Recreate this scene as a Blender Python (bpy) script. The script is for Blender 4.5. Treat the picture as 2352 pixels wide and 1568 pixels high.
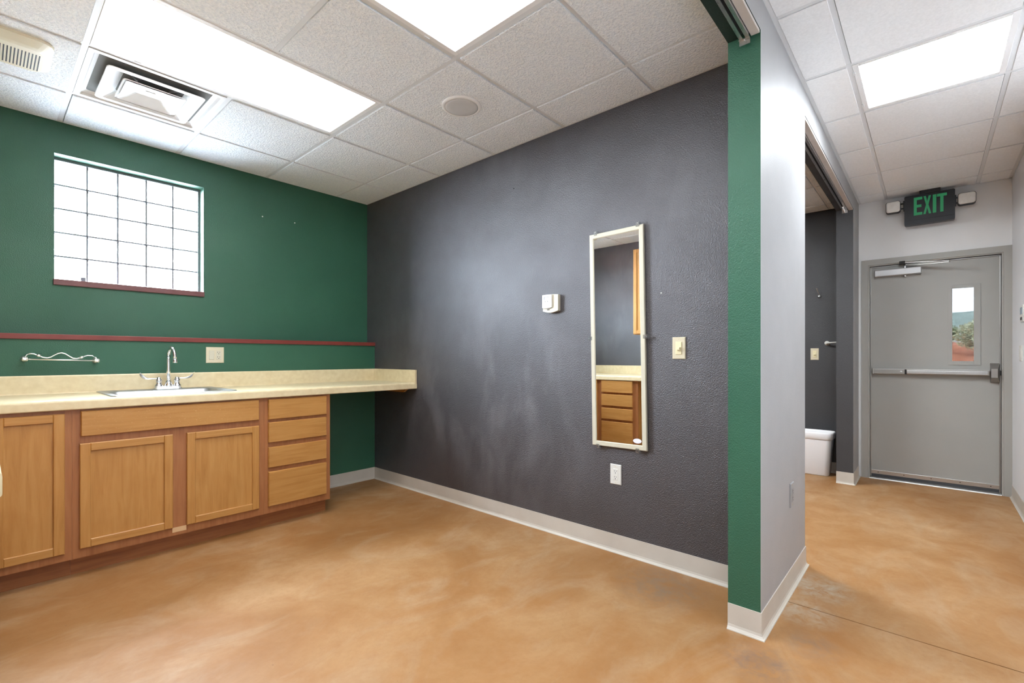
import bpy, bmesh, math, random
from mathutils import Vector, Matrix

scene = bpy.context.scene
for o in list(bpy.data.objects):
    bpy.data.objects.remove(o)
COL = scene.collection
random.seed(7)

# ------------------------------------------------------------------ camera
HC = 1.1427                      # eye height
cam_d = bpy.data.cameras.new('camera')
cam = bpy.data.objects.new('camera', cam_d)
COL.objects.link(cam)
cam.location = (0, 0, HC)
cam.rotation_euler = (math.pi / 2, 0, 0.7257 - math.pi / 2)
cam_d.sensor_width = 36
cam_d.sensor_fit = 'HORIZONTAL'
cam_d.lens = 36 * 1083.09 / 2352
cam_d.shift_y = (819.55 - 784) / 2352
cam_d.clip_start = 0.02
cam_d.clip_end = 800
scene.camera = cam

# ------------------------------------------------------------------ sky, exposure
world = bpy.data.worlds.new('world')
scene.world = world
world.use_nodes = True
wn = world.node_tree.nodes
SKY = 90.0                        # daylight radiance of the bright hazy sky
wn['Background'].inputs[0].default_value = (0.80, 0.90, 1.0, 1)
wn['Background'].inputs[1].default_value = SKY
# light portal filling the window opening, so the sky is sampled through it (it emits nothing itself)
pl = bpy.data.lights.new('window_portal', 'AREA')
pl.shape = 'RECTANGLE'; pl.size = 0.78; pl.size_y = 0.76
po = bpy.data.objects.new('window_portal', pl); COL.objects.link(po)
po.location = (0.70, 4.215, 2.015); po.rotation_euler = (math.radians(-90), 0, 0)
pl.cycles.is_portal = True
scene.view_settings.view_transform = 'Standard'
scene.view_settings.look = 'None'
scene.view_settings.gamma = 1
scene.view_settings.use_curve_mapping = False
scene.view_settings.exposure = 0.95

PANEL_E = 8.5       # ceiling light panels of the room
HALL_E = 19.0        # ceiling light panels of the hall, the near one added unseen
ANNEX_FILL_E = 26.0       # unseen panel added to brighten the next room

# ------------------------------------------------------------------ measured planes (metres)
XB = 2.4714          # black wall
YG = 4.0577          # green wall, upper
YG2 = 3.9264         # green wall, furred-out lower half
YF, YI = 0.5151, 0.641   # hall face and inner face of the front wall
XJ, XE, XJ2 = 2.1005, 3.0057, 5.171
XD = 5.595           # end wall with the exit door
XL = -0.62           # left wall
YH = -0.50           # far hall wall
ZC = 2.607           # ceiling
ZS = 2.47            # soffit of the openings
T = 0.6096

# ------------------------------------------------------------------ material helpers
def srgb(r, g, b):
    f = lambda c: c / 12.92 if c <= 0.04045 else ((c + 0.055) / 1.055) ** 2.4
    return (f(r / 255), f(g / 255), f(b / 255), 1)

def new_mat(name):
    m = bpy.data.materials.new(name)
    m.use_nodes = True
    nt = m.node_tree
    return m, nt, nt.nodes['Principled BSDF']

def plain(name, col, rough=0.5, metal=0.0, spec=0.5, emit=None, es=0.0):
    m, nt, b = new_mat(name)
    b.inputs['Base Color'].default_value = col
    b.inputs['Roughness'].default_value = rough
    b.inputs['Metallic'].default_value = metal
    b.inputs['Specular IOR Level'].default_value = spec
    if emit:
        b.inputs['Emission Color'].default_value = emit
        b.inputs['Emission Strength'].default_value = es
    return m

def coords(nt, scale=(1, 1, 1)):
    tc = nt.nodes.new('ShaderNodeTexCoord')
    mp = nt.nodes.new('ShaderNodeMapping')
    mp.inputs['Scale'].default_value = scale
    nt.links.new(tc.outputs['Object'], mp.inputs['Vector'])
    return mp.outputs['Vector']

def noise(nt, vec, scale, detail=2, rough=0.5, dist=0.0):
    n = nt.nodes.new('ShaderNodeTexNoise')
    n.inputs['Scale'].default_value = scale
    n.inputs['Detail'].default_value = detail
    n.inputs['Roughness'].default_value = rough
    n.inputs['Distortion'].default_value = dist
    nt.links.new(vec, n.inputs['Vector'])
    return n.outputs['Fac']

def ramp(nt, fac, stops):
    r = nt.nodes.new('ShaderNodeValToRGB')
    el = r.color_ramp.elements
    while len(el) < len(stops):
        el.new(0.5)
    for e, (p, c) in zip(el, stops):
        e.position = p
        e.color = c if len(c) == 4 else (*c, 1)
    nt.links.new(fac, r.inputs['Fac'])
    return r.outputs['Color']

def mix(nt, a, b, fac):
    n = nt.nodes.new('ShaderNodeMix')
    n.data_type = 'RGBA'
    for sock, v in ((n.inputs['A'], a), (n.inputs['B'], b)):
        pass
    A, B, F = n.inputs[6], n.inputs[7], n.inputs[0]
    for s, v in ((A, a), (B, b), (F, fac)):
        if hasattr(v, 'is_linked') or hasattr(v, 'links'):
            nt.links.new(v, s)
        else:
            s.default_value = v
    return n.outputs[2]

def mrange(nt, fac, a, b, c, d):
    n = nt.nodes.new('ShaderNodeMapRange')
    n.inputs['From Min'].default_value = a
    n.inputs['From Max'].default_value = b
    n.inputs['To Min'].default_value = c
    n.inputs['To Max'].default_value = d
    nt.links.new(fac, n.inputs['Value'])
    return n.outputs['Result']

def bump(nt, b, height, strength, dist):
    n = nt.nodes.new('ShaderNodeBump')
    n.inputs['Strength'].default_value = strength
    n.inputs['Distance'].default_value = dist
    nt.links.new(height, n.inputs['Height'])
    nt.links.new(n.outputs['Normal'], b.inputs['Normal'])

def paint(name, c1, c2, rough=(0.35, 0.5), peel=0.35, pscale=150, spec=0.5, smudge=None, coat=0.0):
    """roller-textured wall paint; c1/c2 a faint large-scale colour drift"""
    m, nt, b = new_mat(name)
    v = coords(nt)
    big = noise(nt, v, 1.7, 3)
    col = ramp(nt, big, [(0.3, c1), (0.7, c2)])
    if smudge:
        st = noise(nt, coords(nt, (1, 1.5, 0.7)), 2.6, 5, 0.58, 0.35)
        low = noise(nt, v, 1.1, 1)
        k = nt.nodes.new('ShaderNodeMath'); k.operation = 'MULTIPLY'
        nt.links.new(mrange(nt, st, 0.44, 0.74, 0, 1), k.inputs[0])
        tc = nt.nodes.new('ShaderNodeTexCoord')
        d = nt.nodes.new('ShaderNodeVectorMath'); d.operation = 'DISTANCE'
        d.inputs[1].default_value = (XB, 2.25, 0.75)
        nt.links.new(tc.outputs['Object'], d.inputs[0])
        ad = nt.nodes.new('ShaderNodeMath'); ad.operation = 'ADD'; ad.use_clamp = True
        nt.links.new(mrange(nt, d.outputs['Value'], 0.35, 0.95, smudge[1], 0), ad.inputs[0])
        nt.links.new(mrange(nt, low, 0.45, 0.62, 0, smudge[1] * 0.6), ad.inputs[1])
        nt.links.new(ad.outputs[0], k.inputs[1])
        col = mix(nt, col, smudge[0], k.outputs[0])
    nt.links.new(col, b.inputs['Base Color'])
    rg = noise(nt, v, 5.0, 4)
    nt.links.new(mrange(nt, rg, 0.3, 0.7, rough[0], rough[1]), b.inputs['Roughness'])
    b.inputs['Specular IOR Level'].default_value = spec
    if coat:
        b.inputs['IOR'].default_value = 1.62
        b.inputs['Specular Tint'].default_value = (0.97, 0.95, 1.0, 1)
        b.inputs['Sheen Weight'].default_value = 0.12
        b.inputs['Sheen Roughness'].default_value = 0.5
        b.inputs['Sheen Tint'].default_value = (0.8, 0.8, 0.88, 1)
        b.inputs['Coat Weight'].default_value = coat
        b.inputs['Coat Roughness'].default_value = 0.34
    bump(nt, b, noise(nt, v, pscale, 2, 0.55), peel, 0.007)
    return m

def wood(name, light, mid, dark, along='z', rough=0.38, flecks=0.0):
    m, nt, b = new_mat(name)
    sc = {'z': (14, 14, 1.0), 'x': (1.0, 14, 14), 'y': (14, 1.0, 14)}[along]
    grain = noise(nt, coords(nt, sc), 3.2, 6, 0.6, 0.6)
    col = ramp(nt, grain, [(0.25, dark), (0.5, mid), (0.78, light)])
    blot = noise(nt, coords(nt), 6.0, 3)
    col = mix(nt, col, dark, mrange(nt, blot, 0.55, 0.8, 0.0, 0.45))
    fine = noise(nt, coords(nt, tuple(6 * s for s in sc)), 6.0, 2)
    if flecks:
        fs = {'z': (90, 90, 24), 'x': (24, 90, 90), 'y': (90, 24, 90)}[along]
        fl = noise(nt, coords(nt, fs), 3.0, 3, 0.7)
        col = mix(nt, col, srgb(228, 190, 140), mrange(nt, fl, 0.64, 0.68, 0.0, flecks))
    nt.links.new(col, b.inputs['Base Color'])
    nt.links.new(mrange(nt, fine, 0.3, 0.7, rough - 0.05, rough + 0.1), b.inputs['Roughness'])
    bump(nt, b, fine, 0.06, 0.001)
    return m

def metal(name, col, rough, aniso=None):
    m, nt, b = new_mat(name)
    b.inputs['Base Color'].default_value = col
    b.inputs['Metallic'].default_value = 1
    if aniso:
        n = noise(nt, coords(nt, aniso), 8, 2)
        nt.links.new(mrange(nt, n, 0.3, 0.7, rough - 0.08, rough + 0.08), b.inputs['Roughness'])
    else:
        n = noise(nt, coords(nt), 30, 2)
        nt.links.new(mrange(nt, n, 0.3, 0.7, max(rough - 0.03, 0.02), rough + 0.03), b.inputs['Roughness'])
    return m

def mottled(name, c1, c2, scale, rough=0.5, detail=3, bstr=0.0, bscale=60, spec=0.5):
    m, nt, b = new_mat(name)
    v = coords(nt)
    nt.links.new(ramp(nt, noise(nt, v, scale, detail), [(0.3, c1), (0.7, c2)]), b.inputs['Base Color'])
    b.inputs['Roughness'].default_value = rough
    b.inputs['Specular IOR Level'].default_value = spec
    if bstr:
        bump(nt, b, noise(nt, v, bscale, 3, 0.6), bstr, 0.009)
    return m

# ------------------------------------------------------------------ materials
M = {}
M['green'] = paint('green_paint', srgb(42, 89, 68), srgb(48, 96, 74), (0.38, 0.5), 0.34, 205)
M['shaded_green'] = paint('shaded_green_paint', srgb(22, 42, 34), srgb(26, 46, 38), (0.45, 0.6), 0.28, 170)  # wall green darkened: the header soffit's shade is put into its colour
M['black'] = paint('black_paint', srgb(38, 36, 38), srgb(46, 43, 46), (0.42, 0.56), 0.6, 185, 0.9, coat=0.12,
                   smudge=((0.17, 0.168, 0.178, 1), 0.55))
M['charcoal'] = paint('charcoal_paint', srgb(60, 60, 62), srgb(66, 66, 68), (0.42, 0.55), 0.35, 150)
M['grey'] = paint('grey_paint', srgb(160, 160, 161), srgb(165, 165, 166), (0.46, 0.56), 0.16, 190, 0.35)
M['endgrey'] = paint('pale_grey_paint', srgb(236, 236, 236), srgb(240, 240, 240), (0.4, 0.5), 0.12, 190)
M['whitewall'] = paint('pale_paint', srgb(230, 231, 234), srgb(234, 235, 238), (0.4, 0.5), 0.12, 190)
M['redtrim'] = mottled('oxblood_trim', srgb(110, 44, 38), srgb(124, 54, 46), 9, 0.42)
M['sill'] = mottled('plum_sill', srgb(104, 62, 62), srgb(116, 72, 70), 9, 0.45)
M['base'] = mottled('cove_base', srgb(190, 182, 170), srgb(198, 191, 180), 7, 0.48)
M['rawboard'] = mottled('primed_board', srgb(186, 178, 171), srgb(198, 190, 184), 8, 0.6)
M['tile'] = mottled('ceiling_tile', srgb(232, 238, 244), srgb(250, 253, 255), 95, 0.9, 2, 1.0, 95, 0.2)
M['tile_smooth'] = mottled('fine_ceiling_tile', srgb(238, 240, 242), srgb(246, 248, 250), 90, 0.9, 2, 0.2, 220, 0.2)
M['grid'] = plain('grid_white', srgb(224, 227, 230), 0.5)
M['white_metal'] = plain('white_enamel', srgb(240, 241, 242), 0.4)
M['plastic_white'] = plain('white_plastic', srgb(216, 215, 209), 0.35)
M['plenum'] = plain('plenum_board', srgb(120, 120, 118), 0.9)
M['ivory'] = plain('ivory_plastic', srgb(226, 216, 178), 0.4)
M['almond'] = plain('almond_plate', srgb(208, 198, 172), 0.4)
M['dark'] = plain('dark_slot', srgb(22, 21, 20), 0.6)
M['frame_cream'] = plain('cream_frame', srgb(202, 197, 178), 0.4)
M['fan_cream'] = plain('fan_cream', srgb(226, 220, 198), 0.4)
M['speaker_grey'] = plain('speaker_mesh', srgb(206, 207, 208), 0.65)
M['alu'] = metal('brushed_aluminium', (0.62, 0.62, 0.62, 1), 0.34, (2, 60, 60))
M['alu_dull'] = metal('dull_aluminium', (0.42, 0.41, 0.39, 1), 0.42, (60, 2, 60))
M['chrome'] = metal('chrome', (0.92, 0.92, 0.93, 1), 0.2)
M['satin'] = metal('satin_nickel', (0.9, 0.89, 0.87, 1), 0.36)
M['steel'] = metal('stainless_steel', (0.5, 0.5, 0.49, 1), 0.42, (3, 80, 80))
M['mirror'] = plain('mirror_glass', (0.86, 0.88, 0.88, 1), 0.01, 1.0)
M['sticker'] = plain('paper_sticker', srgb(226, 226, 236), 0.5)
M['door_paint'] = mottled('door_enamel', srgb(164, 163, 158), srgb(169, 168, 163), 3, 0.42)
M['frame_paint'] = mottled('door_frame_enamel', srgb(164, 162, 156), srgb(169, 167, 161), 3, 0.4)
M['lcd'] = plain('lcd_grey', srgb(196, 200, 205), 0.25)
M['sign_black'] = plain('sign_black', srgb(38, 41, 47), 0.42)
M['exit_green'] = plain('exit_green', srgb(44, 150, 92), 0.5, emit=(0.05, 0.42, 0.2, 1), es=0.08)
M['lens'] = mottled('lamp_lens', srgb(240, 239, 233), srgb(248, 247, 243), 40, 0.2)
M['bin'] = plain('bin_white', srgb(238, 237, 238), 0.35)
M['rubber'] = plain('dark_rubber', srgb(70, 72, 76), 0.6)
M['lam'] = mottled('beige_laminate', srgb(214, 196, 156), srgb(226, 211, 174), 26, 0.34, 5)

HL, HM, HD = srgb(192, 144, 82), srgb(182, 131, 69), srgb(166, 114, 54)
M['wood_z'] = wood('maple_vertical', HL, HM, HD, 'z')
M['wood_x'] = wood('maple_horizontal', HL, HM, HD, 'x')
M['wood_y'] = wood('maple_cross', HL, HM, HD, 'y')
M['wood_worn'] = wood('maple_scuffed', HL, HM, HD, 'x', flecks=0.8)
M['frame_z'] = wood('stained_frame', srgb(172, 118, 74), srgb(160, 104, 62), srgb(144, 90, 52), 'z')
M['kick_x'] = wood('toe_kick_wood', srgb(168, 108, 62), srgb(152, 94, 54), srgb(128, 76, 44), 'x')

def floor_mat():
    m, nt, b = new_mat('stained_concrete')
    v = coords(nt)
    n1 = noise(nt, v, 1.3, 6, 0.6, 0.8)
    n2 = noise(nt, v, 5.5, 7, 0.65, 0.4)
    n3 = noise(nt, coords(nt, (0.8, 1.4, 1)), 2.3, 5, 0.6, 1.5)
    c = ramp(nt, n1, [(0.28, srgb(142, 98, 54)), (0.5, srgb(158, 116, 73)), (0.72, srgb(176, 140, 100))])
    c = mix(nt, c, srgb(148, 98, 48), mrange(nt, n2, 0.42, 0.72, 0.0, 0.5))
    c = mix(nt, c, srgb(178, 154, 124), mrange(nt, n3, 0.5, 0.76, 0.0, 0.5))
    # worn grey patches by the end of the partition wall
    tc = nt.nodes.new('ShaderNodeTexCoord')
    dark = noise(nt, v, 16, 6, 0.7, 0.5)
    for (px, py, rad, colr, amt) in ((1.93, 0.47, 0.16, srgb(116, 96, 84), 0.75), (2.75, 0.43, 0.2, srgb(172, 160, 142), 0.85),
                                     (2.45, 0.42, 0.16, srgb(176, 164, 146), 0.7), (2.18, 0.36, 0.13, srgb(128, 108, 92), 0.55),
                                     (2.25, 1.0, 0.26, srgb(128, 110, 92), 0.75)):
        d = nt.nodes.new('ShaderNodeVectorMath'); d.operation = 'DISTANCE'
        nt.links.new(tc.outputs['Object'], d.inputs[0])
        d.inputs[1].default_value = (px, py, 0)
        k = nt.nodes.new('ShaderNodeMath'); k.operation = 'MULTIPLY'
        nt.links.new(mrange(nt, d.outputs['Value'], rad * 0.35, rad, 1, 0), k.inputs[0])
        nt.links.new(mrange(nt, dark, 0.38, 0.62, 0, amt), k.inputs[1])
        c = mix(nt, c, colr, k.outputs[0])
    gr = noise(nt, v, 40, 5, 0.7)
    c = mix(nt, c, srgb(140, 96, 56), mrange(nt, gr, 0.45, 0.75, 0, 0.3))
    sp = noise(nt, v, 55, 2, 0.5)
    c = mix(nt, c, srgb(120, 84, 52), mrange(nt, sp, 0.73, 0.78, 0, 0.5))
    nt.links.new(c, b.inputs['Base Color'])
    nt.links.new(mrange(nt, n2, 0.3, 0.7, 0.46, 0.62), b.inputs['Roughness'])
    b.inputs['Specular IOR Level'].default_value = 0.3
    bump(nt, b, n2, 0.05, 0.004)
    return m
M['floor'] = floor_mat()

def glow(name, col, strength):
    m, nt, b = new_mat(name)
    b.inputs['Base Color'].default_value = (0.8, 0.8, 0.8, 1)
    b.inputs['Roughness'].default_value = 0.4
    b.inputs['Emission Color'].default_value = col
    b.inputs['Emission Strength'].default_value = strength
    return m
M['panel_warm'] = glow('diffuser_warm', (0.93, 0.97, 1.0, 1), PANEL_E)
M['fill_panel_annex'] = glow('fill_diffuser_annex', (0.93, 0.97, 1.0, 1), ANNEX_FILL_E)  # glow of the unseen panel added in the next room
M['panel_cool'] = glow('diffuser_cool', (0.90, 0.96, 1.0, 1), HALL_E)

def clear_mat(name, tint, gloss, ribs=False, scatter=0.0):
    """thin clear glass: light passes, a few percent mirrors"""
    m = bpy.data.materials.new(name); m.use_nodes = True
    nt = m.node_tree; nt.nodes.clear()
    out = nt.nodes.new('ShaderNodeOutputMaterial')
    tr = nt.nodes.new('ShaderNodeBsdfTransparent'); tr.inputs['Color'].default_value = tint
    gl = nt.nodes.new('ShaderNodeBsdfGlossy'); gl.inputs['Roughness'].default_value = 0.08
    mx = nt.nodes.new('ShaderNodeMixShader'); mx.inputs[0].default_value = gloss
    nt.links.new(tr.outputs[0], mx.inputs[1]); nt.links.new(gl.outputs[0], mx.inputs[2])
    last = mx
    if scatter:
        tl = nt.nodes.new('ShaderNodeBsdfTranslucent'); tl.inputs['Color'].default_value = (0.95, 0.97, 1, 1)
        last = nt.nodes.new('ShaderNodeMixShader'); last.inputs[0].default_value = scatter
        nt.links.new(mx.outputs[0], last.inputs[1]); nt.links.new(tl.outputs[0], last.inputs[2])
    nt.links.new(last.outputs[0], out.inputs['Surface'])
    if ribs:
        w = nt.nodes.new('ShaderNodeTexWave'); w.bands_direction = 'Z'; w.inputs['Scale'].default_value = 26
        nt.links.new(coords(nt), w.inputs['Vector'])
        b = nt.nodes.new('ShaderNodeBump'); b.inputs['Strength'].default_value = 0.4; b.inputs['Distance'].default_value = 0.003
        nt.links.new(w.outputs['Fac'], b.inputs['Height']); nt.links.new(b.outputs['Normal'], gl.inputs['Normal'])
    return m
M['block'] = clear_mat('ribbed_glass_block', (0.97, 0.985, 1.0, 1), 0.03, True, 0.04)
M['clear'] = clear_mat('clear_plastic', (0.86, 0.87, 0.87, 1), 0.22, False, 0.12)
M['mortar'] = plain('block_joint', srgb(96, 100, 106), 0.7)

M['glass'] = clear_mat('dimming_door_glass', (0.09, 0.09, 0.09, 1), 0.04)  # dark tint put in to dim the overbright sky outside
M['yard'] = mottled('added_ground_grey', srgb(98, 97, 96), srgb(112, 111, 110), 2, 0.9)  # kept dark and neutral so the added ground bounces little light upward
M['soil'] = mottled('red_soil', srgb(176, 104, 76), srgb(206, 136, 104), 3, 0.95, 6, 0.4, 6)
M['leaf'] = mottled('sage_leaf', srgb(160, 170, 132), srgb(212, 212, 178), 6, 0.7)
M['leaf2'] = mottled('deep_leaf', srgb(118, 136, 104), srgb(168, 180, 142), 6, 0.7)
M['bark'] = mottled('shrub_bark', srgb(92, 76, 64), srgb(120, 100, 84), 20, 0.9)
M['hill'] = mottled('wooded_hill', srgb(120, 140, 132), srgb(160, 174, 166), 0.5, 0.95, 8)
M['hill2'] = mottled('scrub_slope', srgb(140, 146, 140), srgb(190, 184, 180), 0.35, 0.95, 8)

# ------------------------------------------------------------------ mesh helpers
def box(bm, x0, x1, y0, y1, z0, z1, bev=0.0, seg=2, mi=0):
    if x0 > x1: x0, x1 = x1, x0
    if y0 > y1: y0, y1 = y1, y0
    if z0 > z1: z0, z1 = z1, z0
    vs = [bm.verts.new(p) for p in ((x0, y0, z0), (x1, y0, z0), (x1, y1, z0), (x0, y1, z0),
                                    (x0, y0, z1), (x1, y0, z1), (x1, y1, z1), (x0, y1, z1))]
    fs = []
    # order: bottom, top, -y, +x, +y, -x
    for idx in ((0, 3, 2, 1), (4, 5, 6, 7), (0, 1, 5, 4), (1, 2, 6, 5), (2, 3, 7, 6), (3, 0, 4, 7)):
        f = bm.faces.new([vs[i] for i in idx]); f.material_index = mi; fs.append(f)
    if bev > 0:
        es = list({e for f in fs for e in f.edges})
        r = bmesh.ops.bevel(bm, geom=es, offset=bev, segments=seg, profile=0.5, affect='EDGES')
        for f in r['faces']:
            f.material_index = mi
    return fs

def tube(bm, pts, rad, n=12, mi=0, caps=True):
    """swept round tube; rad a number or a list"""
    pts = [Vector(p) for p in pts]
    rads = rad if isinstance(rad, (list, tuple)) else [rad] * len(pts)
    rings = []
    up = None
    for i, p in enumerate(pts):
        t = (pts[min(i + 1, len(pts) - 1)] - pts[max(i - 1, 0)]).normalized()
        if up is None:
            a = Vector((0, 0, 1)) if abs(t.z) < 0.9 else Vector((1, 0, 0))
            up = (a - t * a.dot(t)).normalized()
        else:
            up = (up - t * up.dot(t)).normalized()
        s = t.cross(up)
        rings.append([bm.verts.new(p + rads[i] * (math.cos(2 * math.pi * k / n) * up + math.sin(2 * math.pi * k / n) * s)) for k in range(n)])
    for a, b in zip(rings, rings[1:]):
        for k in range(n):
            f = bm.faces.new((a[k], a[(k + 1) % n], b[(k + 1) % n], b[k])); f.smooth = True; f.material_index = mi
    if caps:
        f = bm.faces.new(list(reversed(rings[0]))); f.material_index = mi
        f = bm.faces.new(rings[-1]); f.material_index = mi

def lathe(bm, prof, c, axis='z', n=24, mi=0):
    """prof: (radius, offset) pairs along axis"""
    c = Vector(c)
    A = {'z': (Vector((1, 0, 0)), Vector((0, 1, 0)), Vector((0, 0, 1))),
         'x': (Vector((0, 1, 0)), Vector((0, 0, 1)), Vector((1, 0, 0))),
         'y': (Vector((0, 0, 1)), Vector((1, 0, 0)), Vector((0, 1, 0)))}[axis]
    rings = []
    for r, h in prof:
        r = max(r, 1e-5)
        rings.append([bm.verts.new(c + A[2] * h + r * (math.cos(2 * math.pi * k / n) * A[0] + math.sin(2 * math.pi * k / n) * A[1])) for k in range(n)])
    for a, b in zip(rings, rings[1:]):
        for k in range(n):
            f = bm.faces.new((a[k], a[(k + 1) % n], b[(k + 1) % n], b[k])); f.smooth = True; f.material_index = mi
    bm.faces.new(list(reversed(rings[0]))).material_index = mi
    bm.faces.new(rings[-1]).material_index = mi

def prism(bm, poly, fn, d0, d1, mi=0):
    """poly: 2D points; fn(u, v, d) -> 3D"""
    a = [bm.verts.new(fn(u, v, d0)) for u, v in poly]
    b = [bm.verts.new(fn(u, v, d1)) for u, v in poly]
    n = len(poly)
    bm.faces.new(a).material_index = mi
    bm.faces.new(list(reversed(b))).material_index = mi
    for k in range(n):
        bm.faces.new((a[k], b[k], b[(k + 1) % n], a[(k + 1) % n])).material_index = mi

def rrect(x0, x1, y0, y1, r, n=5):
    pts = []
    for cx, cy, a0 in ((x1 - r, y1 - r, 0), (x0 + r, y1 - r, 90), (x0 + r, y0 + r, 180), (x1 - r, y0 + r, 270)):
        for k in range(n + 1):
            a = math.radians(a0 + 90 * k / n)
            pts.append((cx + r * math.cos(a), cy + r * math.sin(a)))
    return pts

def loft(bm, rings, closed=True, cap0=True, cap1=True, smooth=False, mi=0):
    R = [[bm.verts.new(p) for p in r] for r in rings]
    n = len(R[0])
    for a, b in zip(R, R[1:]):
        for k in range(n if closed else n - 1):
            f = bm.faces.new((a[k], a[(k + 1) % n], b[(k + 1) % n], b[k])); f.smooth = smooth; f.material_index = mi
    if cap0: bm.faces.new(list(reversed(R[0]))).material_index = mi
    if cap1: bm.faces.new(R[-1]).material_index = mi

def origin_of(o):
    p = Vector((0, 0, 0))
    while o:
        p += o.location
        o = o.parent
    return p

def obj(name, bm, mats, parent=None, label=None, fix=True):
    """world-space bmesh -> one mesh object; parented parts are shifted into the parent's frame"""
    if fix:
        bmesh.ops.recalc_face_normals(bm, faces=bm.faces[:])
    off = origin_of(parent) if parent else Vector((0, 0, 0))
    if off.length > 0:
        bmesh.ops.translate(bm, verts=bm.verts[:], vec=-off)
    me = bpy.data.meshes.new(name)
    bm.to_mesh(me); bm.free()
    for m in (mats if isinstance(mats, (list, tuple)) else [mats]):
        me.materials.append(M[m] if isinstance(m, str) else m)
    o = bpy.data.objects.new(name, me)
    COL.objects.link(o)
    if parent:
        o.parent = parent
    if label:
        o['label'] = label
    return o

def bxo(name, dims, mat, parent=None, bev=0.0, label=None):
    bm = bmesh.new(); box(bm, *dims, bev=bev)
    return obj(name, bm, mat, parent, label)

def thing(name, label, cat, loc, group=None):
    o = bpy.data.objects.new(name, None)
    o.empty_display_size = 0.05
    COL.objects.link(o)
    o.location = loc
    o['label'] = label; o['category'] = cat
    if group: o['group'] = group
    return o

def tag(o, label, cat, group=None):
    o['label'] = label; o['category'] = cat
    if group: o['group'] = group
    return o

def struct(o, label=None):
    o['kind'] = 'structure'
    if label: o['label'] = label
    return o

def copy_part(src, parent, loc, name=None):
    c = src.copy(); COL.objects.link(c); c.parent = parent; c.location = loc
    return c

# ================================================================== SHELL
# floor: two concrete slabs with a saw-cut joint between them
fl = struct(bxo('floor', (-1.9, 6.2, -0.7, 4.4, -0.16, -0.02), 'dark'), 'stained concrete floor')
bm = bmesh.new(); box(bm, -1.9, 2.502, -0.62, 4.3, -0.02, 0); obj('floor_slab', bm, 'floor', fl)
bm = bmesh.new(); box(bm, 2.508, 5.72, -0.62, 4.3, -0.02, 0); obj('floor_slab', bm, 'floor', fl)

# back wall (green) with the window opening
WX0, WX1, WZ0, WZ1 = 0.302, 1.105, 1.625, 2.408
bm = bmesh.new()
box(bm, XL - 0.13, WX0, YG, YG + 0.165, 0, ZC + 0.1)
box(bm, WX1, XB + 0.13, YG, YG + 0.165, 0, ZC + 0.1)
box(bm, WX0, WX1, YG, YG + 0.165, 0, WZ0)
box(bm, WX0, WX1, YG, YG + 0.165, WZ1, ZC + 0.1)
wall_back = struct(obj('wall_back', bm, 'green'), 'dark green painted back wall with a window opening')
bm = bmesh.new(); box(bm, XL, XB, YG2, YG, 0, 1.247)
obj('half_wall', bm, 'green', wall_back)
bm = bmesh.new(); box(bm, XL, XB, YG2 - 0.012, YG, 1.247, 1.279, 0.003)
struct(obj('trim_1', bm, 'redtrim'), 'oxblood red ledge cap along the green wall')

# right wall (black) between this room and the next
bm = bmesh.new(); box(bm, XB, XB + 0.13, YI, YG, 0, ZC + 0.1)
struct(obj('wall_right', bm, 'black'), 'glossy black painted partition wall')
bm = bmesh.new(); box(bm, XL - 0.13, XL, YF, YG + 0.1, 0, ZC + 0.1)
struct(obj('wall_left', bm, 'black'), 'black painted wall seen in the mirror')

# front wall: stub beside the opening, headers, far stub.  slots: 0 grey, 1 green, 2 black, 3 green darkened as soffit shade
def fwall(bm, x0, x1, z0, z1, left, right, inner, soffit):
    fs = box(bm, x0, x1, YF, YI, z0, z1)
    for f, mi in zip(fs, (soffit, 0, 0, right, inner, left)):
        f.material_index = mi
bm = bmesh.new()
fwall(bm, XJ, XE, 0, ZC + 0.1, 1, 2, 2, 0)
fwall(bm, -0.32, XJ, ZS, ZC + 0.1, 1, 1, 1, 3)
fwall(bm, XL - 0.13, -0.32, 0, ZC + 0.1, 0, 1, 1, 0)
fwall(bm, XE, XJ2, ZS, ZC + 0.1, 2, 2, 2, 2)
fwall(bm, XJ2, XD, 0, ZC + 0.1, 2, 0, 2, 0)
fwall(bm, -1.9, XL - 0.13, 0, ZC + 0.1, 0, 0, 0, 0)
struct(obj('wall_front', bm, ['grey', 'green', 'charcoal', 'shaded_green']), 'grey hall wall with green jamb and two wide openings')

# end wall with the exit door opening
DY0, DY1, DZ = -0.44, 0.43, 1.995
bm = bmesh.new()
box(bm, XD, XD + 0.16, DY1, YI, 0, ZC + 0.1)
box(bm, XD, XD + 0.16, -0.62, DY0, 0, ZC + 0.1)
box(bm, XD, XD + 0.16, DY0, DY1, DZ, ZC + 0.1)
struct(obj('wall_end', bm, 'endgrey'), 'grey end wall above and beside the exit door')
bm = bmesh.new(); box(bm, XD - 0.01, XD + 0.16, YI, 3.3, 0, ZC + 0.1)
struct(obj('wall_annex', bm, 'charcoal'), 'charcoal end wall of the next room')
bm = bmesh.new(); box(bm, XB + 0.13, XD, 3.2, 3.33, 0, ZC + 0.1)
struct(obj('wall_annex_back', bm, 'charcoal'))
bm = bmesh.new(); box(bm, -1.9, XD + 0.16, YH - 0.12, YH, 0, ZC + 0.1)
struct(obj('wall_hall', bm, 'whitewall'), 'pale wall on the far side of the hall')
bm = bmesh.new(); box(bm, -2.03, -1.9, -0.62, YI, 0, ZC + 0.1)
struct(obj('wall_rear', bm, 'grey'))

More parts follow.
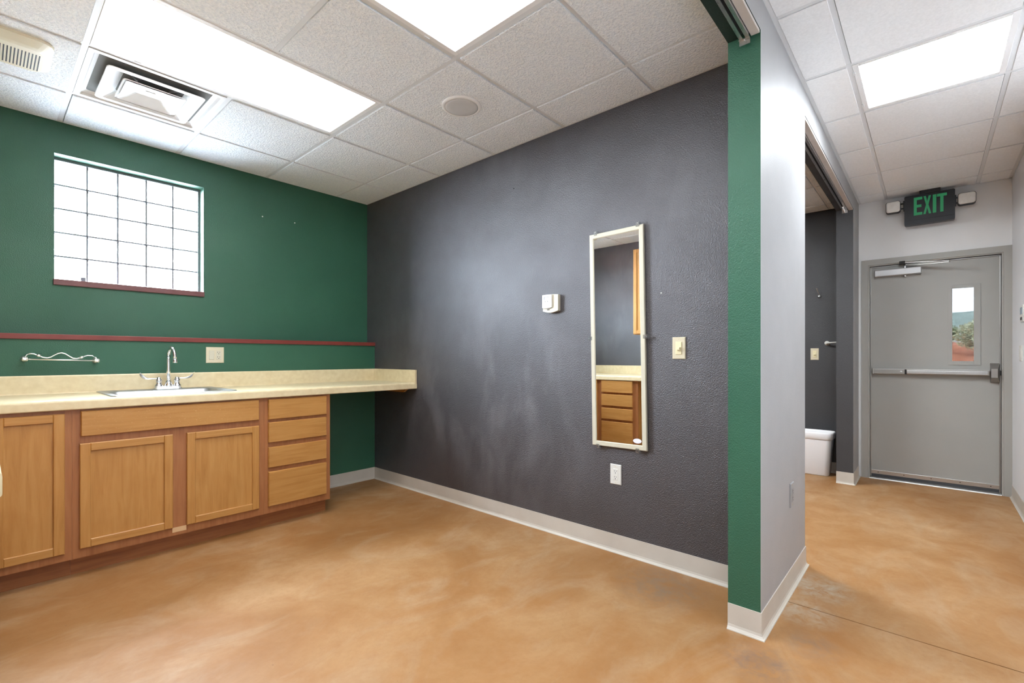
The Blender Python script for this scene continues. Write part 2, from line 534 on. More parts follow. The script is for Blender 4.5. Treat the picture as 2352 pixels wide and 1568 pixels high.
# ------------------------------------------------------------------ cove baseboards
def cove(name, path, label=None):
    """path: floor polyline; wall on the left-hand side of travel -> the base projects to the right"""
    prof = [(0.0, 0.105), (0.004, 0.105), (0.0045, 0.022), (0.007, 0.012), (0.012, 0.006), (0.017, 0.0035), (0.018, 0.0), (0.0, 0.0)]
    pts = [Vector((p[0], p[1])) for p in path]
    nrm = []
    for a, b in zip(pts, pts[1:]):
        d = (b - a).normalized(); nrm.append(Vector((d.y, -d.x)))
    rings = []
    for i, p in enumerate(pts):
        n1 = nrm[max(i - 1, 0)]; n2 = nrm[min(i, len(nrm) - 1)]
        m = (n1 + n2); m = m / (1 + n1.dot(n2)) if n1.dot(n2) > -0.9 else n1
        rings.append([(p.x + m.x * o, p.y + m.y * o, z) for o, z in prof])
    bm = bmesh.new(); loft(bm, rings)
    return struct(obj(name, bm, 'base'), label)
e = 0.0005
cove('baseboard_back', [(1.71, YG2 - e), (XB - e, YG2 - e), (XB - e, YI + 0.02)], 'beige cove base along the green and black walls')
cove('baseboard_front', [(XJ + 0.2, YI + e), (XJ - e, YI + e), (XJ - e, YF - e), (XE + e, YF - e), (XE + e, YI + e), (XE - 0.2, YI + e)][::-1][::-1]
     if False else [(XE + e, YI), (XE + e, YF - e), (XJ - e, YF - e), (XJ - e, YI)][::-1], 'beige cove base wrapped round the end of the grey wall')
cove('baseboard_jamb', [(XJ2 - e, YI), (XJ2 - e, YF - e), (XD - 0.03, YF - e)], 'beige cove base round the charcoal jamb')
cove('baseboard_annex', [(XD - 0.01 - e, 3.0), (XD - 0.01 - e, YI + e)])
cove('baseboard_hall', [(XD - 0.03, YH + e), (-1.8, YH + e)])

# ------------------------------------------------------------------ ceilings
def make_ceiling(name, x0, x1, y0, y1, gx, gy, tile_mat, drop, skip, label):
    root = struct(bxo(name, (x0, x1, y0, y1, ZC + 0.022, ZC + 0.06), 'plenum'), label)
    lines = lambda a, b, g: [a] + [v for v in [g + T * k for k in range(-20, 20)] if a + 0.02 < v < b - 0.02] + [b]
    xs, ys = lines(x0, x1, gx), lines(y0, y1, gy)
    h = 0.012
    def runs(cuts, blocked):
        out, st = [], None
        for a, b in zip(cuts, cuts[1:]):
            if blocked((a + b) / 2):
                if st is not None: out.append((st, a)); st = None
            elif st is None: st = a
        if st is not None: out.append((st, cuts[-1]))
        return out
    for v in xs[1:-1]:
        for a, b in runs(ys, lambda m: any(p + .01 < v < q - .01 and r < m < u for p, q, r, u in skip)):
            bxo('grid_bar', (v - h, v + h, a, b, ZC, ZC + 0.02), 'grid', root)
    for v in ys[1:-1]:
        for a, b in runs(xs, lambda m: any(p < m < q and r + .01 < v < u - .01 for p, q, r, u in skip)):
            bxo('grid_bar', (a, b, v - h, v + h, ZC + 0.0004, ZC + 0.02), 'grid', root)
    for d in ((x0, x0 + 0.022, y0, y1), (x1 - 0.022, x1, y0, y1), (x0, x1, y0, y0 + 0.022), (x0, x1, y1 - 0.022, y1)):
        bxo('wall_angle', (*d, ZC - 0.0006, ZC + 0.019), 'grid', root)
    cache = {}
    for i in range(len(xs) - 1):
        for j in range(len(ys) - 1):
            cx, cy = (xs[i] + xs[i + 1]) / 2, (ys[j] + ys[j + 1]) / 2
            if any(a < cx < b and c < cy < d for a, b, c, d in skip):
                continue
            wx = xs[i + 1] - xs[i] - 0.024 - 0.004
            wy = ys[j + 1] - ys[j] - 0.024 - 0.004
            ox = 0.005 if i == 0 else (-0.005 if i == len(xs) - 2 else 0)
            oy = 0.005 if j == 0 else (-0.005 if j == len(ys) - 2 else 0)
            key = (round(wx, 3), round(wy, 3))
            if key not in cache:
                bm = bmesh.new(); box(bm, -wx / 2, wx / 2, -wy / 2, wy / 2, -drop, 0.018, 0.0015, 1)
                t = obj('ceiling_tile', bm, tile_mat); t.parent = root; cache[key] = t
            else:
                t = cache[key].copy(); COL.objects.link(t); t.parent = root
            t.location = (cx + ox, cy + oy, ZC)
    return root
GX, GY = 0.3265, 4.1785
c_room = make_ceiling('ceiling', XL, XB, YI, YG, GX, GY, 'tile', 0.007,
             [(GX, GX + 2 * T, GY - 3 * T, GY - 2 * T), (GX, GX + 2 * T, GY - 5 * T, GY - 4 * T),
              (GX, GX + T, GY - 2 * T, GY - T)], 'suspended ceiling of rough white tiles over the green room')
HX, HY = 2.8948, 0.308
c_hall = make_ceiling('ceiling_hall', -1.9, XD, YH, YF, HX, HY, 'tile_smooth', 0.004,
             [(HX, HX + T, HY - T, HY), (HX - 5 * T, HX - 4 * T, HY - T, HY)], 'suspended ceiling of smooth white tiles over the hall')
AX, AY = 5.36, 1.35
c_ann = make_ceiling('ceiling_annex', XB + 0.13, XD - 0.01, YI, 3.2, AX, AY, 'tile', 0.007,
             [(AX - 3 * T, AX - 2 * T, AY, AY + 2 * T)], 'suspended ceiling of the next room')

# ------------------------------------------------------------------ ceiling light panels
def light_panel(x0, x1, y0, y1, mat, label, group='recessed ceiling light panels'):
    t = thing('ceiling_light', label, 'light', ((x0 + x1) / 2, (y0 + y1) / 2, ZC), group)
    g = 0.0125
    x0 += g; x1 -= g; y0 += g; y1 -= g
    w = 0.026
    bm = bmesh.new()
    for d in ((x0, x1, y0, y0 + w), (x0, x1, y1 - w, y1), (x0, x0 + w, y0 + w, y1 - w), (x1 - w, x1, y0 + w, y1 - w)):
        box(bm, *d, ZC - 0.003, ZC + 0.016, 0.0015, 1)
    fr = obj('frame', bm, 'white_metal', t)
    bm = bmesh.new(); box(bm, x0 + w, x1 - w, y0 + w, y1 - w, ZC + 0.002, ZC + 0.008)
    obj('diffuser', bm, mat, t)
    for k in (0.15, 0.85):
        xx = x0 + (x1 - x0) * k
        bxo('latch', (xx - 0.014, xx + 0.014, y1 - 0.008, y1 + 0.004, ZC - 0.006, ZC - 0.002), 'grid', t, 0.001)
    return t
light_panel(GX, GX + 2 * T, GY - 3 * T, GY - 2 * T, 'panel_warm', 'long lit ceiling panel beside the square air diffuser')
light_panel(GX, GX + 2 * T, GY - 5 * T, GY - 4 * T, 'panel_warm', 'lit ceiling panel at the top edge, one tile from the round speaker')
light_panel(HX, HX + T, HY - T, HY, 'panel_cool', 'square cool white ceiling panel in the hall before the exit sign')
light_panel(HX - 5 * T, HX - 4 * T, HY - T, HY, 'panel_cool', 'added unseen fill panel over the near end of the hall')  # added out of view to brighten the near hall
light_panel(AX - 3 * T, AX - 2 * T, AY, AY + 2 * T, 'fill_panel_annex', 'added unseen fill panel in the charcoal room beyond the grey wall')  # added out of view to brighten the next room and hall end

# ================================================================== WINDOW
fx0, fx1, fz0, fz1 = WX0 + 0.008, WX1 - 0.014, WZ0 + 0.008, WZ1 - 0.018
bm = bmesh.new()
for d in ((WX0, fx0, WZ0, WZ1), (fx1, WX1, WZ0, WZ1), (fx0, fx1, fz1, WZ1), (fx0, fx1, WZ0, fz0)):
    box(bm, d[0], d[1], YG + 0.085, YG + 0.16, d[2], d[3])
win = struct(obj('window_1', bm, plain('window_channel', srgb(104, 116, 122), 0.5)), 'glass block window of five by five blocks in a grey channel')
nb = 5
bw, bh = (fx1 - fx0) / nb, (fz1 - fz0) / nb
jt = 0.0044
for k in range(1, nb):
    x = fx0 + bw * k; z = fz0 + bh * k
    bxo('mortar_joint', (x - jt, x + jt, YG + 0.0915, YG + 0.155, fz0, fz1), 'mortar', win)
    bxo('mortar_joint', (fx0, fx1, YG + 0.0917, YG + 0.1548, z - jt, z + jt), 'mortar', win)
first = None
for i in range(nb):
    for j in range(nb):
        cx, cz = fx0 + bw * (i + 0.5), fz0 + bh * (j + 0.5)
        if first is None:
            bm = bmesh.new()
            a, c = bw / 2 - 0.0045, bh / 2 - 0.0045
            loft(bm, [[(-a + .004, 0.054, -c + .004), (a - .004, 0.054, -c + .004), (a - .004, 0.054, c - .004), (-a + .004, 0.054, c - .004)],
                      [(-a, 0.05, -c), (a, 0.05, -c), (a, 0.05, c), (-a, 0.05, c)],
                      [(-a, 0.004, -c), (a, 0.004, -c), (a, 0.004, c), (-a, 0.004, c)],
                      [(-a + .004, 0, -c + .004), (a - .004, 0, -c + .004), (a - .004, 0, c - .004), (-a + .004, 0, c - .004)]])
            first = obj('glass_block', bm, 'block'); first.parent = win; g = first
        else:
            g = first.copy(); COL.objects.link(g); g.parent = win
        g.location = (cx, YG + 0.096, cz)
bm = bmesh.new(); box(bm, WX0 - 0.004, WX1 + 0.003, YG - 0.014, YG + 0.084, 1.590, 1.627, 0.003)
obj('window_sill', bm, 'sill', win, 'plum red sill')

# little sensor with a loose wire on the sill
t = thing('sensor', 'small grey contact sensor with a loose wire on the window sill', 'sensor', (0.44, YG + 0.03, 1.627))
bxo('case', (0.427, 0.451, YG + 0.016, YG + 0.034, 1.627, 1.654), plain('sensor_grey', srgb(116, 122, 132), 0.5), t, 0.002)
bm = bmesh.new()
tube(bm, [(0.427, YG + 0.025, 1.641), (0.40, YG + 0.03, 1.645), (0.37, YG + 0.035, 1.642), (0.345, YG + 0.04, 1.636), (0.325, YG + 0.04, 1.643)], 0.0016, 6)
tube(bm, [(0.352, YG + 0.04, 1.634), (0.345, YG + 0.035, 1.646), (0.339, YG + 0.03, 1.656)], 0.0016, 6)
obj('wire', bm, plain('wire_dark', srgb(90, 94, 104), 0.5), t)

# ================================================================== EXIT DOOR
door = struct(bpy.data.objects.new('door_1', None), 'grey steel exit door with a narrow window')
COL.objects.link(door); door.location = (XD, 0, 0)
F0 = XD - 0.018
def jamb_sweep(bm, prof):
    """prof: (into the opening, x) pairs swept round the three sides of the door opening"""
    R = []
    for (yy, zz, sy, sz) in ((DY1, 0.0, 1, 0), (DY1, DZ, 1, 1), (DY0, DZ, -1, 1), (DY0, 0.0, -1, 0)):
        R.append([(x, yy + sy * o, zz + sz * o) for o, x in prof])
    loft(bm, R)
bm = bmesh.new()
jamb_sweep(bm, [(0.062, XD + 0.001), (0.062, F0), (0.012, F0), (0.008, F0 + 0.006), (0.0, F0 + 0.008), (0.0, XD + 0.022),
                (-0.012, XD + 0.022), (-0.012, XD + 0.075), (0.0, XD + 0.075), (0.0, XD + 0.15), (0.001, XD + 0.15), (0.001, XD + 0.001)])
obj('door_frame', bm, 'frame_paint', door)
S0, S1 = XD + 0.03, XD + 0.072           # slab faces
sy0, sy1, sz0, sz1 = DY0 + 0.0115, DY1 - 0.0115, 0.012, DZ - 0.0115
ly0, ly1, lz0, lz1 = -0.281, -0.139, 1.103, 1.742
bm = bmesh.new()
box(bm, S0, S1, ly1, sy1, sz0, sz1); box(bm, S0, S1, sy0, ly0, sz0, sz1)
box(bm, S0, S1, ly0, ly1, sz0, lz0); box(bm, S0, S1, ly0, ly1, lz1, sz1)
slab = obj('door_slab', bm, 'door_paint', door)
bm = bmesh.new()
for d in ((ly0 - 0.037, ly0 + 0.004, lz0 - 0.03, lz1 + 0.026), (ly1 - 0.004, ly1 + 0.023, lz0 - 0.03, lz1 + 0.026),
          (ly0, ly1, lz0 - 0.03, lz0 + 0.004), (ly0, ly1, lz1 - 0.004, lz1 + 0.026)):
    box(bm, S0 - 0.006, S0 + 0.002, d[0], d[1], d[2], d[3], 0.001, 1)
obj('glazing_frame', bm, 'door_paint', slab)
bxo('glass_pane', (S0 + 0.018, S0 + 0.022, ly0, ly1, lz0, lz1), 'glass', slab)
# weather strip, door sweep, threshold
bm = bmesh.new()
for d in ((sy1 + 0.001, sy1 + 0.008, 0.02, sz1), (sy0 - 0.008, sy0 - 0.001, 0.02, sz1)):
    box(bm, XD + 0.016, XD + 0.021, d[0], d[1] - (0.002 if d[0] > 0 else -0.002), d[2], d[3])
box(bm, XD + 0.016, XD + 0.021, sy0, sy1, sz1 + 0.002, sz1 + 0.007)
obj('weather_strip', bm, 'alu_dull', door)
sw = bxo('door_sweep', (S0 - 0.012, S0, sy0, sy1, 0.042, 0.078), 'alu', slab, 0.002)
for k in range(5):
    yy = sy0 + 0.05 + k * (sy1 - sy0 - 0.1) / 4
    bm = bmesh.new(); lathe(bm, [(0.004, 0), (0.003, -0.002)], (S0 - 0.012, yy, 0.06), 'x', 10); obj('screw', bm, 'dark', slab)
bxo('sweep_seal', (S0 - 0.008, S0 - 0.001, sy0, sy1, 0.016, 0.043), 'rubber', slab)
bm = bmesh.new()
prism(bm, [(XD - 0.02, 0.0), (XD - 0.015, 0.008), (XD + 0.01, 0.016), (XD + 0.14, 0.016), (XD + 0.15, 0.0)],
      lambda u, v, d: (u, d, v), DY0, DY1)
obj('threshold', bm, 'alu_dull', door)
# panic bar
pb = obj('panic_bar', (lambda bm: (box(bm, S0 - 0.05, S0 - 0.001, -0.37, 0.402, 0.985, 1.033, 0.004), bm)[1])(bmesh.new()), 'alu_dull', door, 'brushed metal push bar across the door')
bxo('push_pad', (S0 - 0.062, S0 - 0.048, -0.36, 0.16, 0.991, 1.021), 'alu', pb, 0.003)
bxo('pad_gap', (S0 - 0.0515, S0 - 0.045, 0.161, 0.175, 0.986, 1.03), 'dark', pb)
bm = bmesh.new(); lathe(bm, [(0.009, 0), (0.009, -0.003), (0.004, -0.004)], (S0 - 0.05, 0.2, 1.009), 'x', 16); obj('cylinder_lock', bm, 'alu', pb)
bm = bmesh.new(); box(bm, S0 - 0.054, S0 - 0.001, 0.395, 0.412, 0.982, 1.036, 0.006, 3); obj('end_cap', bm, 'alu_dull', pb)
bm = bmesh.new()
loft(bm, [[(S0 - 0.001, -0.375, 0.93), (S0 - 0.001, -0.432, 0.93), (S0 - 0.001, -0.432, 1.09), (S0 - 0.001, -0.375, 1.09)],
          [(S0 - 0.03, -0.377, 0.935), (S0 - 0.03, -0.43, 0.935), (S0 - 0.03, -0.43, 1.085), (S0 - 0.03, -0.377, 1.085)],
          [(S0 - 0.072, -0.377, 0.972), (S0 - 0.072, -0.415, 0.972), (S0 - 0.072, -0.415, 1.045), (S0 - 0.072, -0.377, 1.045)]])
obj('latch_case', bm, 'alu_dull', pb)
bxo('latch_bolt', (S0 - 0.03, S0 - 0.012, -0.446, -0.43, 0.99, 1.03), 'dark', pb)
# closer
cl = obj('door_closer', (lambda bm: (box(bm, S0 - 0.06, S0 - 0.001, 0.06, 0.392, 1.892, 1.951, 0.006, 3), bm)[1])(bmesh.new()), plain('closer_silver', srgb(196, 196, 197), 0.4, 0.35), door, 'silver door closer body')
bm = bmesh.new(); lathe(bm, [(0.011, -0.012), (0.011, 0.0), (0.009, 0.02), (0.009, 0.032)], (S0 - 0.03, 0.172, 1.951), 'z', 14); obj('spindle', bm, 'alu', cl)
bm = bmesh.new(); lathe(bm, [(0.005, -0.022), (0.012, -0.016), (0.011, 0.0)], (S0 - 0.03, 0.172, 1.892), 'z', 14); obj('spindle_cap', bm, 'alu', cl)
bm = bmesh.new()
for (a, b) in (((S0 - 0.03, 0.172, 1.974), (S0 - 0.17, -0.122, 1.950)), ((S0 - 0.17, -0.122, 1.960), (F0 - 0.012, 0.19, 1.998))):
    a, b = Vector(a), Vector(b); d = (b - a).normalized(); s = d.cross(Vector((0, 0, 1))).normalized() * 0.009; u = Vector((0, 0, 0.003))
    loft(bm, [[a - s - u, a + s - u, a + s + u, a - s + u], [b - s - u, b + s - u, b + s + u, b - s + u]])
obj('closer_arm', bm, 'alu_dull', cl)
bxo('arm_bracket', (F0 - 0.03, F0 + 0.001, 0.172, 0.212, 1.985, 2.012), 'dark', cl, 0.003)

# ================================================================== EXIT SIGN
sg = thing('exit_sign', 'black exit sign with green letters and two white emergency lamp heads', 'exit sign', (5.50, 0.008, 2.315))
bm = bmesh.new()
prism(bm, rrect(-0.157, 0.174, 2.315, 2.574, 0.012), lambda u, v, d: (d, u, v), 5.485, 5.545)
obj('housing', bm, 'sign_black', sg)
bxo('face_seam', (5.4835, 5.486, -0.155, 0.172, 2.352, 2.3545), plain('seam', srgb(20, 22, 26), 0.5), sg)
bxo('base_lip', (5.479, 5.547, -0.15, 0.167, 2.313, 2.322), 'sign_black', sg, 0.002)
bm = bmesh.new(); box(bm, 5.475, 5.552, -0.066, 0.072, 2.572, 2.606, 0.006); obj('canopy', bm, 'sign_black', sg)
# EXIT letters, drawn in units of height 1 (u right, v up); +u runs towards -y
LT = {
 'E': [[(0, 0), (.62, 0), (.62, .15), (.22, .15), (.22, .43), (.56, .43), (.56, .58), (.22, .58), (.22, .85), (.62, .85), (.62, 1), (0, 1)]],
 'X': [[(0, 0), (.23, 0), (.38, .34), (.53, 0), (.76, 0), (.50, .51), (.74, 1), (.51, 1), (.38, .69), (.25, 1), (.02, 1), (.26, .51)]],
 'I': [[(0, 0), (.22, 0), (.22, 1), (0, 1)]],
 'T': [[(.23, 0), (.45, 0), (.45, .85), (.68, .85), (.68, 1), (0, 1), (0, .85), (.23, .85)]]}
LH, LZ = 0.157, 2.393
ypos = {'E': 0.110, 'X': 0.0465, 'I': -0.0155, 'T': -0.042}
lwid = {'E': 0.092, 'X': 0.0684, 'I': 0.105, 'T': 0.094}
for ch in 'EXIT':
    bm = bmesh.new()
    for poly in LT[ch]:
        prism(bm, [(u * lwid[ch], v * LH) for u, v in poly], lambda u, v, d, c=ch: (d, ypos[c] - u, LZ + v), 5.4835, 5.4865)
    obj('letter', bm, 'exit_green', sg, 'green letter ' + ch)
for (y0, y1, z0, z1, side) in ((0.200, 0.305, 2.446, 2.548, 1), (-0.285, -0.172, 2.424, 2.522, -1)):
    bm = bmesh.new(); prism(bm, rrect(y0, y1, z0, z1, 0.02), lambda u, v, d: (d, u, v), 5.478, 5.535)
    hd = obj('lamp_head', bm, 'sign_black', sg)
    bm = bmesh.new()
    loft(bm, [[(5.477, u, v) for u, v in rrect(y0 + .003, y1 - .003, z0 + .003, z1 - .003, 0.018)],
              [(5.468, u, v) for u, v in rrect(y0 + .005, y1 - .005, z0 + .005, z1 - .005, 0.017)],
              [(5.464, u, v) for u, v in rrect(y0 + .012, y1 - .012, z0 + .012, z1 - .012, 0.015)]])
    obj('lens', bm, 'lens', hd)
    zc = (z0 + z1) / 2
    bm = bmesh.new()
    ya, yb = (0.174, y0 + 0.006) if side > 0 else (y1 - 0.006, -0.157)
    for dz in (-0.022, 0.022):
        box(bm, 5.5, 5.512, ya, yb, zc + dz - 0.006, zc + dz + 0.006)
    box(bm, 5.492, 5.525, (0.174 if side > 0 else -0.165), (0.182 if side > 0 else -0.157), zc - 0.045, zc + 0.045, 0.002)
    obj('lamp_bracket', bm, 'sign_black', sg)

# ================================================================== CABINETS
YC = 3.305      # face frame plane of the back run
def door_leaf(parent, ax, a0, a1, z0, z1, front, back, hinge=None):
    """shaker door; ax 'x' runs along x facing -y, ax 'y' runs along y facing +x"""
    P = (lambda a, z, d: (a, d, z)) if ax == 'x' else (lambda a, z, d: (d, a, z))
    w, ch = 0.042, 0.003
    sgn = 1 if back > front else -1
    vert = 'wood_z'; horz = 'wood_x' if ax == 'x' else 'wood_y'
    def piece(bm, A0, A1, Z0, Z1):
        loft(bm, [[P(A0, Z0, back), P(A1, Z0, back), P(A1, Z1, back), P(A0, Z1, back)],
                  [P(A0, Z0, front + sgn * ch), P(A1, Z0, front + sgn * ch), P(A1, Z1, front + sgn * ch), P(A0, Z1, front + sgn * ch)],
                  [P(A0 + ch, Z0 + ch, front), P(A1 - ch, Z0 + ch, front), P(A1 - ch, Z1 - ch, front), P(A0 + ch, Z1 - ch, front)]])
    bm = bmesh.new()
    q = front + sgn * 0.011
    loft(bm, [[P(a0 + w, z0 + w, back), P(a1 - w, z0 + w, back), P(a1 - w, z1 - w, back), P(a0 + w, z1 - w, back)],
              [P(a0 + w, z0 + w, q), P(a1 - w, z0 + w, q), P(a1 - w, z1 - w, q), P(a0 + w, z1 - w, q)]])
    d = obj('door', bm, vert, parent)
    bm = bmesh.new(); piece(bm, a0, a0 + w, z0, z1); obj('stile', bm, vert, d)
    bm = bmesh.new(); piece(bm, a1 - w, a1, z0, z1); obj('stile', bm, vert, d)
    bm = bmesh.new(); piece(bm, a0 + w, a1 - w, z0, z0 + w); obj('rail', bm, horz, d)
    bm = bmesh.new(); piece(bm, a0 + w, a1 - w, z1 - w, z1); obj('rail', bm, horz, d)
    return d

def drawer_front(parent, ax, a0, a1, z0, z1, front, back, mat=None, name='drawer'):
    P = (lambda a, z, d: (a, d, z)) if ax == 'x' else (lambda a, z, d: (d, a, z))
    sgn = 1 if back > front else -1
    c = 0.006
    bm = bmesh.new()
    loft(bm, [[P(a0, z0, back), P(a1, z0, back), P(a1, z1, back), P(a0, z1, back)],
              [P(a0, z0, front + sgn * c), P(a1, z0, front + sgn * c), P(a1, z1, front + sgn * c), P(a0, z1, front + sgn * c)],
              [P(a0 + c * .6, z0 + c * .6, front), P(a1 - c * .6, z0 + c * .6, front), P(a1 - c * .6, z1 - c * .6, front), P(a0 + c * .6, z1 - c * .6, front)]])
    return obj(name, bm, mat or ('wood_x' if ax == 'x' else 'wood_y'), parent)

CT = 0.872     # underside of the worktop
def base_unit_x(name, label, cat, x0, x1, cuts):
    """carcass with a face frame made of stiles and rails round the given openings; back run"""
    t = thing(name, label, cat, ((x0 + x1) / 2, 3.6, 0.0), 'maple base cabinets')
    bm = bmesh.new()
    box(bm, x0, x0 + 0.016, YC + 0.018, YG2 - 0.002, 0.1, CT); box(bm, x1 - 0.016, x1, YC + 0.018, YG2 - 0.002, 0.1, CT)
    box(bm, x0 + 0.016, x1 - 0.016, YC + 0.018, YG2 - 0.002, 0.1, 0.116)
    box(bm, x0 + 0.016, x1 - 0.016, YG2 - 0.01, YG2 - 0.002, 0.116, CT)
    obj('body', bm, 'wood_z', t)
    bm = bmesh.new()
    box(bm, x0, x1, YC, YC + 0.018, 0.1, CT)
    obj('face_frame', bm, 'frame_z', t)
    bm = bmesh.new(); box(bm, x0, x1, 3.375, 3.39, 0.0, 0.1)
    obj('toe_kick', bm, 'kick_x', t)
    return t
FR = 3.285
u1 = base_unit_x('corner_cabinet', 'narrow maple base cabinet with one door at the left edge', 'cabinet', XL + 0.002, 0.312, None)
door_leaf(u1, 'x', 0.03, 0.284, 0.142, 0.853, FR, YC)
u2 = base_unit_x('sink_cabinet', 'wide maple sink cabinet with two doors below a scuffed false front', 'cabinet', 0.3125, 1.2487, None)
drawer_front(u2, 'x', 0.345, 1.212, 0.730, 0.862, FR, YC, 'wood_worn', 'false_front')
door_leaf(u2, 'x', 0.341, 0.742, 0.150, 0.693, FR, YC)
door_leaf(u2, 'x', 0.811, 1.212, 0.150, 0.693, FR, YC)
bxo('frame_patch', (0.742, 0.811, YC - 0.0012, YC + 0.001, 0.118, 0.146), plain('pale_bare_wood', srgb(214, 178, 134), 0.5), u2)
u3 = base_unit_x('drawer_cabinet', 'maple base cabinet with four drawers at the open end of the counter', 'cabinet', 1.2492, 1.707, None)
for z0, z1 in ((0.726, 0.860), (0.572, 0.706), (0.405, 0.540), (0.148, 0.377)):
    drawer_front(u3, 'x', 1.271, 1.673, z0, z1, FR, YC)

# left run, known from the mirror: drawer unit, knee space, wall cabinet
XC = 0.0        # face plane of the left run (faces +x)
t = thing('drawer_cabinet', 'maple base cabinet with four drawers seen in the wall mirror', 'cabinet', (-0.3, 2.9, 0), 'maple base cabinets')
bm = bmesh.new()
box(bm, XL + 0.002, XC - 0.018, 2.462, 2.478, 0.0, CT); box(bm, XL + 0.002, XC - 0.018, 3.27, 3.286, 0.1, CT)
box(bm, XL + 0.002, XL + 0.01, 2.478, 3.27, 0.1, CT); box(bm, XL + 0.01, XC - 0.018, 2.478, 3.27, 0.1, 0.116)
obj('body', bm, 'wood_z', t)
bxo('face_frame', (XC - 0.018, XC, 2.462, 3.303, 0.1, CT), 'frame_z', t)
bxo('toe_kick', (XC - 0.085, XC - 0.07, 2.478, 3.286, 0, 0.1), 'kick_x', t)
for z0, z1 in ((0.728, 0.868), (0.572, 0.704), (0.415, 0.543), (0.15, 0.387)):
    drawer_front(t, 'y', 2.525, 2.925, z0, z1, XC + 0.02, XC)
door_leaf(t, 'y', 2.985, 3.262, 0.15, 0.868, XC + 0.02, XC)
t = thing('wall_cabinet', 'maple wall cabinet seen at the right side of the mirror', 'cabinet', (-0.46, 2.2, 1.413))
bm = bmesh.new(); box(bm, XL + 0.002, XL + 0.302, 1.72, 2.679, 1.413, 2.437); obj('body', bm, 'wood_z', t)
for a0, a1 in ((1.725, 2.196), (2.203, 2.674)):
    door_leaf(t, 'y', a0, a1, 1.418, 2.432, XL + 0.322, XL + 0.302)

# ================================================================== COUNTERS
ZT, YN = 0.925, 3.275
SX0, SX1, SY0, SY1 = 0.500, 1.080, 3.372, 3.795      # sink cut-out
def nose(y0, y1, zt, th, r=0.014):
    """front-edge profile (y, z): y0 the front, rounded top and bottom, y1 the back"""
    pts = [(y1, zt)]
    for k in range(6):
        a = math.radians(90 + 90 * k / 5); pts.append((y0 + r + r * math.cos(a), zt - r + r * math.sin(a)))
    for k in range(4):
        a = math.radians(180 + 90 * k / 3); pts.append((y0 + 0.006 + 0.006 * math.cos(a), zt - th + 0.006 + 0.006 * math.sin(a)))
    pts.append((y1, zt - th))
    return pts
t = thing('countertop', 'long beige laminate countertop with backsplash along the green wall', 'countertop', (1.0, 3.6, CT), 'beige laminate countertops')
bm = bmesh.new()
prism(bm, nose(YN, SY0, ZT, ZT - CT), lambda u, v, d: (d, u, v), 0.03, XB - 0.002)
box(bm, 0.03, SX0, SY0, YG2 - 0.002, CT, ZT)
box(bm, SX1, XB - 0.002, SY0, YG2 - 0.002, CT, ZT)
box(bm, SX0, SX1, SY1, YG2 - 0.002, CT, ZT)
bmesh.ops.remove_doubles(bm, verts=bm.verts[:], dist=1e-5)
obj('worktop', bm, 'lam', t)
bm = bmesh.new()
prism(bm, [(YG2 - 0.002, ZT - 0.001), (YG2 - 0.024, ZT - 0.001), (YG2 - 0.022, ZT + 0.004), (YG2 - 0.022, 1.026), (YG2 - 0.018, 1.033), (YG2 - 0.002, 1.033)],
      lambda u, v, d: (d, u, v), 0.03, XB - 0.002)
obj('backsplash', bm, 'lam', t)
bm = bmesh.new(); box(bm, XB - 0.021, XB - 0.002, YN + 0.001, YG2 - 0.023, ZT - 0.052, 1.033, 0.0015, 1)
obj('side_splash', bm, 'lam', t)
bm = bmesh.new()
prism(bm, [(3.87, CT - 0.001), (3.87, CT - 0.036), (3.44, CT - 0.036), (3.385, CT - 0.001)], lambda u, v, d: (d, u, v), XB - 0.024, XB - 0.002)
tag(obj('support_cleat', bm, 'wood_y'), 'wooden support cleat on the black wall under the counter end', 'cleat')

t = thing('countertop', 'beige laminate counter corner poking in at the left edge', 'countertop', (-0.3, 2.2, CT), 'beige laminate countertops')
bm = bmesh.new()
prism(bm, nose(-0.028, 0.618, ZT, ZT - CT), lambda u, v, d: (-u, d, v), 1.34, YG2 - 0.002)
obj('worktop', bm, 'lam', t)
bm = bmesh.new(); box(bm, XL + 0.002, XL + 0.022, 1.342, YG2 - 0.002, ZT, 1.033, 0.0015, 1)
obj('backsplash', bm, 'lam', t)
bm = bmesh.new(); box(bm, XL + 0.023, 0.028, YG2 - 0.022, YG2 - 0.002, ZT, 1.033, 0.0015, 1)
obj('corner_splash', bm, 'lam', t)
bm = bmesh.new(); box(bm, XL + 0.002, XL + 0.6, 1.40, 1.418, 0.0, CT - 0.001)
tag(obj('counter_gable', bm, 'wood_z'), 'maple support panel under the counter end at the left edge', 'panel')

# ================================================================== SINK
t = thing('sink', 'stainless steel drop-in sink set in the beige counter', 'sink', (0.79, 3.6, ZT))
Rm = lambda x0, x1, y0, y1, r, z: [(u, v, z) for u, v in rrect(x0, x1, y0, y1, r)]
bm = bmesh.new()
loft(bm, [Rm(0.474, 1.106, 3.346, 3.884, 0.03, ZT + 0.0005), Rm(0.474, 1.106, 3.346, 3.884, 0.03, ZT + 0.003),
          Rm(0.480, 1.100, 3.352, 3.878, 0.028, ZT + 0.006), Rm(0.492, 1.088, 3.364, 3.872, 0.026, ZT + 0.003),
          Rm(0.512, 1.068, 3.384, 3.782, 0.06, ZT + 0.003), Rm(0.518, 1.062, 3.390, 3.776, 0.06, ZT - 0.004),
          Rm(0.535, 1.045, 3.405, 3.761, 0.06, ZT - 0.15), Rm(0.565, 1.015, 3.435, 3.731, 0.05, ZT - 0.17)],
     cap0=False, cap1=True, smooth=True)
obj('basin', bm, 'steel', t, fix=False)
bm = bmesh.new(); lathe(bm, [(0.04, 0.0), (0.04, 0.003), (0.028, 0.002), (0.02, -0.001)], (0.79, 3.58, ZT - 0.169), 'z', 20)
